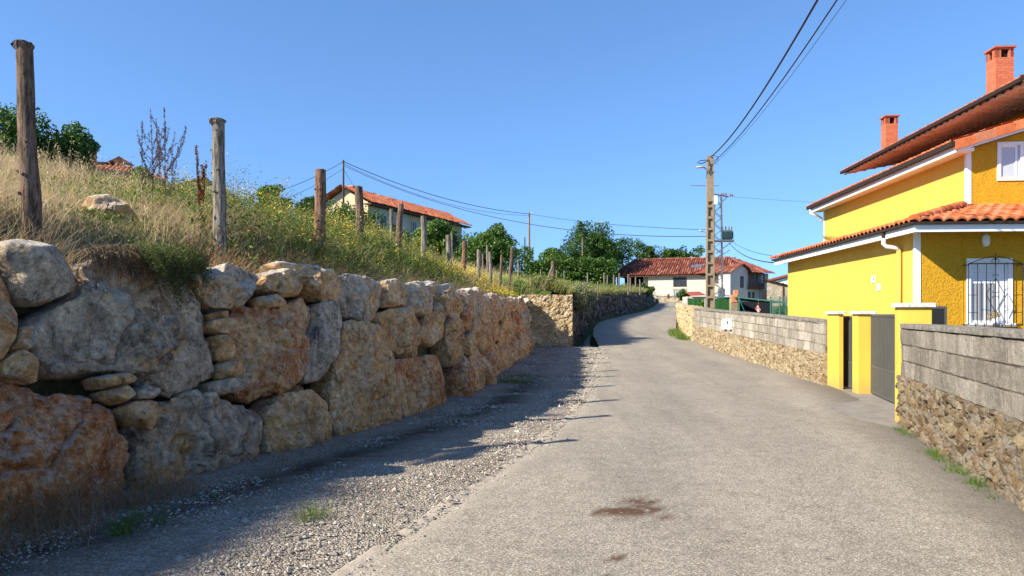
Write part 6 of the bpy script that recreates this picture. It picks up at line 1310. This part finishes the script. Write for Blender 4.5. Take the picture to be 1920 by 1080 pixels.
def hill_house():
    fr = Fr((-12.07, 62, 0), -math.atan2(.4, .916)*1.0-.0); fr = Fr((-12.07, 62, 0), -(math.pi/2-math.atan2(.4, .916))); g = 6.5; ez = 11.0
    # local x runs along the long wall, local y into the house
    R = empty('hill_house', fr.p(8, 2, g), 'pale house with a long low red tile roof on the hill behind the wooden posts', 'house')
    m = MB(fr); m.box(0, 17, 0, 4.6, g, ez); m.prism([(0, 0, ez), (0, 4.6, ez), (0, 2.3, ez+1.25)], (17, 0, 0)); m.build('wall', simple('beige_wall', (.50, .40, .26), .9, .1, 1, .2), R)
    m = MB(fr); m.box(1.2, 6.2, -.05, -.002, g, ez-.2); m.build('white_wall_panel', simple('old_whitewash', (.50, .45, .38), .9, .1, 1, .1), R, label='whitewashed left stretch of the long wall')
    for x0, x1, z0, z1 in ((1.6, 2.7, 8.6, 10.2), (4.0, 5.1, 8.6, 10.2), (6.9, 7.7, 8.7, 10.2), (9.2, 10.6, 8.4, 9.3), (3.0, 3.8, 8.0, 8.7), (13, 14, 8.4, 9.4)): win(fr, R, x0, x1, z0, z1, -.05, fm=MGRW)
    sl = .5; k = math.hypot(1, sl)
    tile_roof('front_roof', fr.p(-.7, -.75, ez-.1), fr.x, fr.y+np.array([0, 0, sl]), 18.6, 3.1*k, m_tile('hill_roof_tile', [(0, (.34, .09, .04)), (.5, (.46, .13, .06)), (1, (.52, .22, .13))], .4), R, pw=.32, pl=.6, amp=.07, sub=4, jit=.2, seed=21)
    tile_roof('back_roof', fr.p(17.9, 5.35, ez-.1), -fr.x, -fr.y+np.array([0, 0, sl]), 18.6, 3.1*k, bpy.data.materials['hill_roof_tile'], R, pw=.32, pl=.6, amp=.07, sub=4, jit=.2, seed=22)
    m = MB(fr); m.box(-.6, 17.8, -.7, -.0, ez-.30, ez-.18); m.build('eave_boards', MBRN, R)
    m = MB(fr); m.box(1.5, 2.0, 2.6, 3.1, ez+.6, ez+1.7); m.box(1.4, 2.1, 2.5, 3.2, ez+1.7, ez+1.8); m.build('chimney', MBRK, R)
hill_house()
def bank_houses():
    # red tiled roof with chimney peeping over the bank
    Y = 46; a = at(176, 352, Y-2); fr = Fr((at(320, 0, Y)[0], Y, 0), -.25); x0 = -5.6; ze = at(0, 336, Y)[2]; R = empty('red_roofed_house', fr.p(-2, 2, 4), 'house whose red tile roof and brick chimney peep over the bank by the seed stalks', 'house')
    m = MB(fr); m.box(x0, -.3, 0, 6, 3.5, ze); m.build('wall', MGRW, R)
    mt = m_tile('bank_roof_tile', [(0, (.36, .10, .05)), (.5, (.50, .16, .08)), (1, (.56, .28, .17))], .4)
    tile_roof('roof', fr.p(x0-.4, -.5, ze-.12), fr.x, fr.y+np.array([0, 0, .42]), 6.0, 3.6, mt, R, pw=.28, pl=.5, amp=.06, sub=4, jit=.15, seed=31, mask=lambda x, y: y < (6.1-x)*1.0+.1)
    ridge_caps('ridge_tiles', fr.p(x0-.4, 2.8, ze+1.32), fr.p(-3.2, 2.8, ze+1.3), mt, R, .13, .5, 2)
    m = MB(fr); m.box(x0+.3, x0+.75, 2.2, 2.65, ze+.8, ze+2.0); m.box(x0+.24, x0+.81, 2.14, 2.71, ze+2.0, ze+2.08); m.build('chimney', MBRK, R)
    m = MB(fr); m.prism([(x0+1.3, 2.4, ze+1.3), (x0+3.0, 2.4, ze+1.2), (x0+2.1, 2.4, ze+1.75)], (0, .3, 0)); m.build('dormer_ridge', MBRN, R)
    # grey shed
    Y = 36; fr = Fr((at(290, 0, Y)[0], Y, 0), -.1); R = empty('shed', fr.p(1.4, 1, 4), 'old grey walled shed with a low mossy gable roof behind the second fence post', 'shed'); z = lambda v: at(0, v, Y)[2]; P = [(0, 0, 4), (2.95, 0, 4), (2.95, 0, z(352)), (2.35, 0, z(334)), (0, 0, z(360))]
    m = MB(fr); m.prism(P, (0, 4, 0)); m.build('wall', simple('old_render', (.36, .33, .28), .95, .3, 2, .4, dirt=(.14, .12, .09)), R)
    m = MB(fr); m.hexa([(-.15, -.15, z(360)-.04), (2.35, -.15, z(334)+.0), (2.35, 4, z(334)), (-.15, 4, z(360)-.04), (-.15, -.15, z(360)+.05), (2.35, -.15, z(334)+.09), (2.35, 4, z(334)+.09), (-.15, 4, z(360)+.05)]); m.hexa([(2.352, -.15, z(334)), (3.1, -.15, z(352)-.12), (3.1, 4, z(352)-.12), (2.352, 4, z(334)), (2.352, -.15, z(334)+.09), (3.1, -.15, z(352)-.03), (3.1, 4, z(352)-.03), (2.352, 4, z(334)+.09)]); m.build('roof', simple('mossy_roof', (.13, .09, .05), .95, .4, 5, .5), R)
bank_houses()
def right_background():
    # stone house and white house beyond the yellow house
    fr = Fr((at(1438, 0, 78)[0], 78, 0), .33); R = empty('stone_house', fr.p(2, 2, 2.5), 'rough brown stone house between the farmhouse wing and the yellow house', 'house'); z = lambda v: at(0, v, 78)[2]
    m = MB(fr); m.prism([(0, 0, 2.2), (4.5, 0, 2.2), (4.5, 0, z(545)), (0, 0, z(524))], (0, 6, 0)); m.build('wall', MSTN, R)
    tile_roof('roof', fr.p(-.3, -.4, z(525)), fr.y, fr.x+np.array([0, 0, -.27]), 6, 5.0, MTOLD, R, pw=.34, pl=.6, amp=.08, sub=4, seed=41); m = MB(fr); m.tube([(1.6, -.08, 2.4), (1.6, -.08, z(530))], .07, 6); m.build('downpipe', MBRN, R)
    fr = Fr((at(1452, 0, 95)[0], 95, 0), .33); R = empty('white_house', fr.p(2, 2, 2.5), 'white walled house with a red roof verge just left of the yellow house', 'house'); z = lambda v: at(0, v, 95)[2]
    m = MB(fr); m.prism([(0, 0, 2.2), (9, 0, 2.2), (9, 0, z(490)), (0, 0, z(527))], (0, 6, 0)); m.build('wall', MPLA, R); m = MB(fr); m.hexa([(-1, -.4, z(527)-.15), (9, -.4, z(490)), (9, 6, z(490)), (-1, 6, z(527)-.15), (-1, -.4, z(527)+.15), (9, -.4, z(490)+.3), (9, 6, z(490)+.3), (-1, 6, z(527)+.15)]); m.build('roof', MTOLD, R, attrs={'tone': np.full(8, .5)})
    # green screening hedge panels
    mg = Mt('green_screen', .8, .2); mg.color(mg.ramp(mg.noise(30, 4, .8, co=mg.map((1, 1, .35))), [(.3, (.008, .03, .008)), (.6, (.02, .10, .025)), (.8, (.05, .19, .05))])); mg.bump(mg.noise(40, 4), .6, .02); MGS = mg.done(); r_ = np.random.default_rng(2)
    def screen(u0, u1, Y0, Y1, label):
        a = at(u0, 560, Y0); b = at(u1, 562, Y1); root = empty('privacy_screen', (a+b)/2, label, 'screen', 'green privacy screens behind the far block wall'); n = 60; m = MB(); zg = .4
        nrm = np.array([(b-a)[1], -(b-a)[0], 0]); nrm /= np.linalg.norm(nrm); d = (b-a)/n
        for i in range(n): p = a+d*i; o = nrm*r_.uniform(-.02, .02); q = p+d*.9; zt = p[2]+r_.uniform(-.03, .03); m.add([(p[0]+o[0], p[1]+o[1], zg), (q[0]+o[0], q[1]+o[1], zg), (q[0]+o[0]-nrm[0]*.03, q[1]+o[1]-nrm[1]*.03, zg), (p[0]+o[0]-nrm[0]*.03, p[1]+o[1]-nrm[1]*.03, zg), (p[0]+o[0], p[1]+o[1], zt), (q[0]+o[0], q[1]+o[1], zt), (q[0]-nrm[0]*.03, q[1]-nrm[1]*.03, zt), (p[0]-nrm[0]*.03, p[1]-nrm[1]*.03, zt)], [(0, 3, 2, 1), (4, 5, 6, 7), (0, 1, 5, 4), (1, 2, 6, 5), (2, 3, 7, 6), (3, 0, 4, 7)], world=True)
        m.build('slats', MGS, root); m = MB(); m.tube([(a[0], a[1], zg), tuple(a+[0, 0, .05])], .04, 6, world=True); m.build('post', MSTL, root); m = MB(); m.tube([(b[0], b[1], zg), tuple(b+[0, 0, .05])], .04, 6, world=True); m.build('post', MSTL, root)
    screen(1289, 1322, 38, 37, 'dark green slatted screen left of the concrete ladder pole'); screen(1339, 1369, 36.4, 35, 'dark green slatted screen right of the concrete ladder pole')
    # brick and concrete pillar
    Y = 34.5; c = at(1376, 560, Y); fr = Fr((c[0], Y, 0), .1); root = empty('garden_pillar', (c[0], Y, .4), 'rough concrete pillar with red bricks on top beside the green screen', 'pillar'); z = lambda v: at(0, v, Y)[2]
    m = MB(fr); m.bbox(-.17, .17, -.15, .15, .3, z(567), .02); m.build('shaft', MCON, root); m = MB(fr); m.bbox(-.15, .14, -.17, .13, z(567)+.002, z(553), .02); m.bbox(-.02, .2, -.12, .12, z(553)+.002, z(544), .02); m.build('brick_top', MBRK, root)
    # carport with a dark car
    Y = 33.6; z = lambda v: at(0, v, Y)[2]; x = lambda u: at(u, 0, Y)[0]; root = empty('carport', (x(1420), Y+1, .4), 'low dark green carport with a sloping edge behind the far block wall', 'carport'); gm = simple('carport_green', (.03, .12, .095), .5, .15, 4, 0)
    m = MB(); P = [(x(1386), Y, z(559)), (x(1461), Y-.8, z(569)), (x(1461), Y+3, z(569)+.1), (x(1386), Y+4, z(559)+.1)]; m.prism(P, (0, 0, .06)); m.build('roof_sheet', gm, root)
    for u, v, dy in ((1386, 559, 0), (1461, 569, -.8), (1395, 560, 3.5)): m = MB(); m.tube([(x(u), Y+dy, .3), (x(u), Y+dy, z(v))], .04, 6, world=True); m.build('post', gm, root)
    m = MB(); m.tube([(x(1386), Y-.02, z(560)), (x(1398), Y-.05, z(590))], .025, 5, world=True); m.build('brace', gm, root)
    m = MB(); m.box(x(1386)+.3, x(1500), Y+3.6, Y+3.65, .3, z(563)); m.build('back_sheet', simple('dark_tarpaulin', (.012, .016, .02), .9, .2, 3, 0), root)
    # car, nose to the right
    cr = Fr((x(1425), Y+1.6, .35), .25); bodym = simple('black_car_paint', (.012, .014, .018), .25, .1, 2, 0); R = empty('car', cr.p(0, 0, 0), 'dark car parked under the green carport', 'car'); s = 1.0
    prof = [(-1.9, .35), (-1.95, .8), (-1.6, 1.0), (-1.2, 1.38), (-.2, 1.45), (.5, 1.36), (1.0, .98), (1.8, .85), (1.95, .6), (1.9, .32)]; m = MB(cr)
    ring = lambda y, k: [(px_*(1-.02*k), y, .3+(pz-.3)*(1-.08*k*(pz > .9))) for px_, pz in prof+[prof[0]]]; m.grid(np.array([ring(-.80, 1), ring(-.72, .3), ring(.72, .3), ring(.80, 1)])); m.prism([(a[0], -.80, .3+(a[1]-.3)*(1-.08*(a[1] > .9))) for a in prof], (0, .02, 0)); m.build('body', bodym, R, smooth=False)
    m = MB(cr); m.prism([(-1.1, -.815, 1.0), (.85, -.815, .98), (.42, -.80, 1.26), (-.2, -.795, 1.33), (-1.05, -.80, 1.28)], (0, .006, 0)); m.build('side_window', MWIN, R)
    for wx in (-1.25, 1.25):
        m = MB(cr); m.tube([(wx, -.86, .3), (wx, -.64, .3)], .3, 18); t = m.build('wheel', MCAB, R); m = MB(cr); m.tube([(wx, -.875, .3), (wx, -.861, .3)], .18, 14); m.build('rim', MLAMP, t)
    m = MB(cr); m.bbox(1.80, 1.93, -.7, -.4, .62, .76, .02); m.build('headlight', MPLA, R)
    # cloth hanging under the carport edge
    m = MB(); u0 = at(1421, 578, Y-.6); P = [u0+np.array(p) for p in ((-.12, 0, -.02), (.02, .03, .16), (.13, 0, -.08), (.03, -.03, -.22))]; m.add(P, [(0, 1, 2, 3)], world=True); q = u0; m.add([p+[0, .02, 0] for p in P], [(3, 2, 1, 0)], world=True); m.tube([u0+[.02, 0, .16], u0+[.03, .02, .42]], .005, 4, world=True)
    cl = Mt('printed_cloth', .9); cl.color(cl.ramp(cl.noise(9, 2), [(.45, (.7, .6, .58)), (.55, (.45, .06, .05))])); m.build('hanging_cloth', cl.done(), label='small red and white printed cloth hanging under the carport edge', cat='cloth')
    # lean-to with red roof behind the screen, low shed wall
    Y = 62; z = lambda v: at(0, v, Y)[2]; x = lambda u: at(u, 0, Y)[0]; root = empty('lean_to', (x(1310), Y, 1.8), 'low white lean-to with a rusty red roof behind the left green screen', 'shed')
    m = MB(); m.box(x(1290), x(1368), Y, Y+2, 1., z(556)); m.build('wall', MCRM, root); m = MB(); m.hexa([(x(1293), Y-.3, z(555)), (x(1322), Y-.3, z(554)), (x(1322), Y+2, z(546)), (x(1296), Y+2, z(547)), (x(1293), Y-.3, z(554)), (x(1322), Y-.3, z(553)), (x(1322), Y+2, z(545)), (x(1296), Y+2, z(546))]); m.build('red_roof', simple('rusty_sheet', (.27, .06, .04), .8, .3, 6, .2), root)
    m = MB(); m.hexa([(x(1340), Y-.3, z(553)), (x(1372), Y-.3, z(556)), (x(1372), Y+2, z(551)), (x(1340), Y+2, z(549)), (x(1340), Y-.3, z(552)), (x(1372), Y-.3, z(555)), (x(1372), Y+2, z(550)), (x(1340), Y+2, z(548))]); m.build('grey_roof', MGRW, root)
    m = MB(); m.bbox(x(1344), x(1356), Y-.6, Y-.2, z(556), z(541), .03); m.build('cabinet', simple('grey_cabinet', (.10, .13, .18), .4, .1, 3, 0), label='grey steel cabinet at the foot of the lattice tower', cat='cabinet')
    # stake gate in front of the farmhouse
    Y = 96; root = empty('stake_fence', at(1255, 567, Y), 'weathered grey stake gate and fence in front of the farmhouse', 'fence'); z = lambda v: at(0, v, Y)[2]; x = lambda u: at(u, 0, Y)[0]; m = MB(); zg = float(zr(Y))
    for u in np.arange(1231, 1281, 1.35): X = x(u); h = r_.uniform(.7, 1.0); m.box(X-.025, X+.025, Y-.02, Y+.02, zg-.1, zg+h)
    m.build('stakes', MW2, root); m = MB(); m.box(x(1231), x(1281), Y+.025, Y+.06, zg+.3, zg+.36); m.box(x(1231), x(1281), Y+.025, Y+.06, zg+.68, zg+.74); m.build('rails', MW2, root)
    for u in (1222, 1227, 1253): m = MB(); m.bbox(x(u)-.14, x(u)+.14, Y-.2, Y+.0, zg-.1, zg+(1.35 if u < 1230 else 1.0), .03); m.build('fence_post', MCRM if u < 1230 else MBRN, root)
    # low stone wall under the stake fence
    relief('low_stone_wall', [(x(1229), Y+.3), (x(1300), Y-3)], zg-.3, zg+.42, .3, (.12, .08), 'rubble', .25, .08, 61, MRUBP, None, .03); tagit(bpy.data.objects['low_stone_wall'], 'low pale stone wall under the stake fence before the farmhouse', 'stone wall')
    # green wire fence posts and plants beside the far end of the yellow house
    root = empty('wire_fence', at(1462, 590, 27.5), 'dark green wire fence between the carport and the yellow house', 'fence')
    for u, Y2 in ((1445, 30), (1462, 28), (1474, 26.6)): m = MB(); p = at(u, 556, Y2); m.tube([(p[0], Y2, 0), tuple(p)], .022, 6, world=True); m.build('post', gm, root)
    m = MB(); A0 = at(1445, 558, 30); A1 = at(1474, 558, 26.6)
    for i in range(34): t = i/33; p = A0+(A1-A0)*t; m.tube([(p[0], p[1], .1), (p[0], p[1], A0[2])], .003, 4, False, world=True)
    for zz in np.arange(.2, A0[2], .15): m.tube([(A0[0], A0[1], zz), (A1[0], A1[1], zz)], .003, 4, False, world=True)
    m.build('mesh_wire', gm, root)
right_background()
tpx('shrub', 1446, 1480, 562, 612, 30.5, 'leafy green shrub behind the wire fence at the far corner of the yellow house', 61, nblob=12, nleaf=5000, ls=.09, low=.0, trunk=.03, z0=.3, cat='shrub', mat=MTREE2)
tpx('fig_tree', 1308, 1332, 536, 590, 32.5, 'small bright fig like tree beside the left edge of the concrete pole', 62, nblob=10, nleaf=1300, ls=.15, low=.0, trunk=.03, z0=.4, mat=m_leaf('fig_leaf', [(0, (.05, .10, .012)), (.6, (.14, .24, .03)), (1, (.32, .36, .06))], .4), cat='small tree')
tpx('shrub', 1270, 1292, 540, 566, 80, 'small green shrub at the right end of the stake fence', 63, nblob=8, nleaf=1800, ls=.16, low=.0, trunk=.03, cat='shrub')
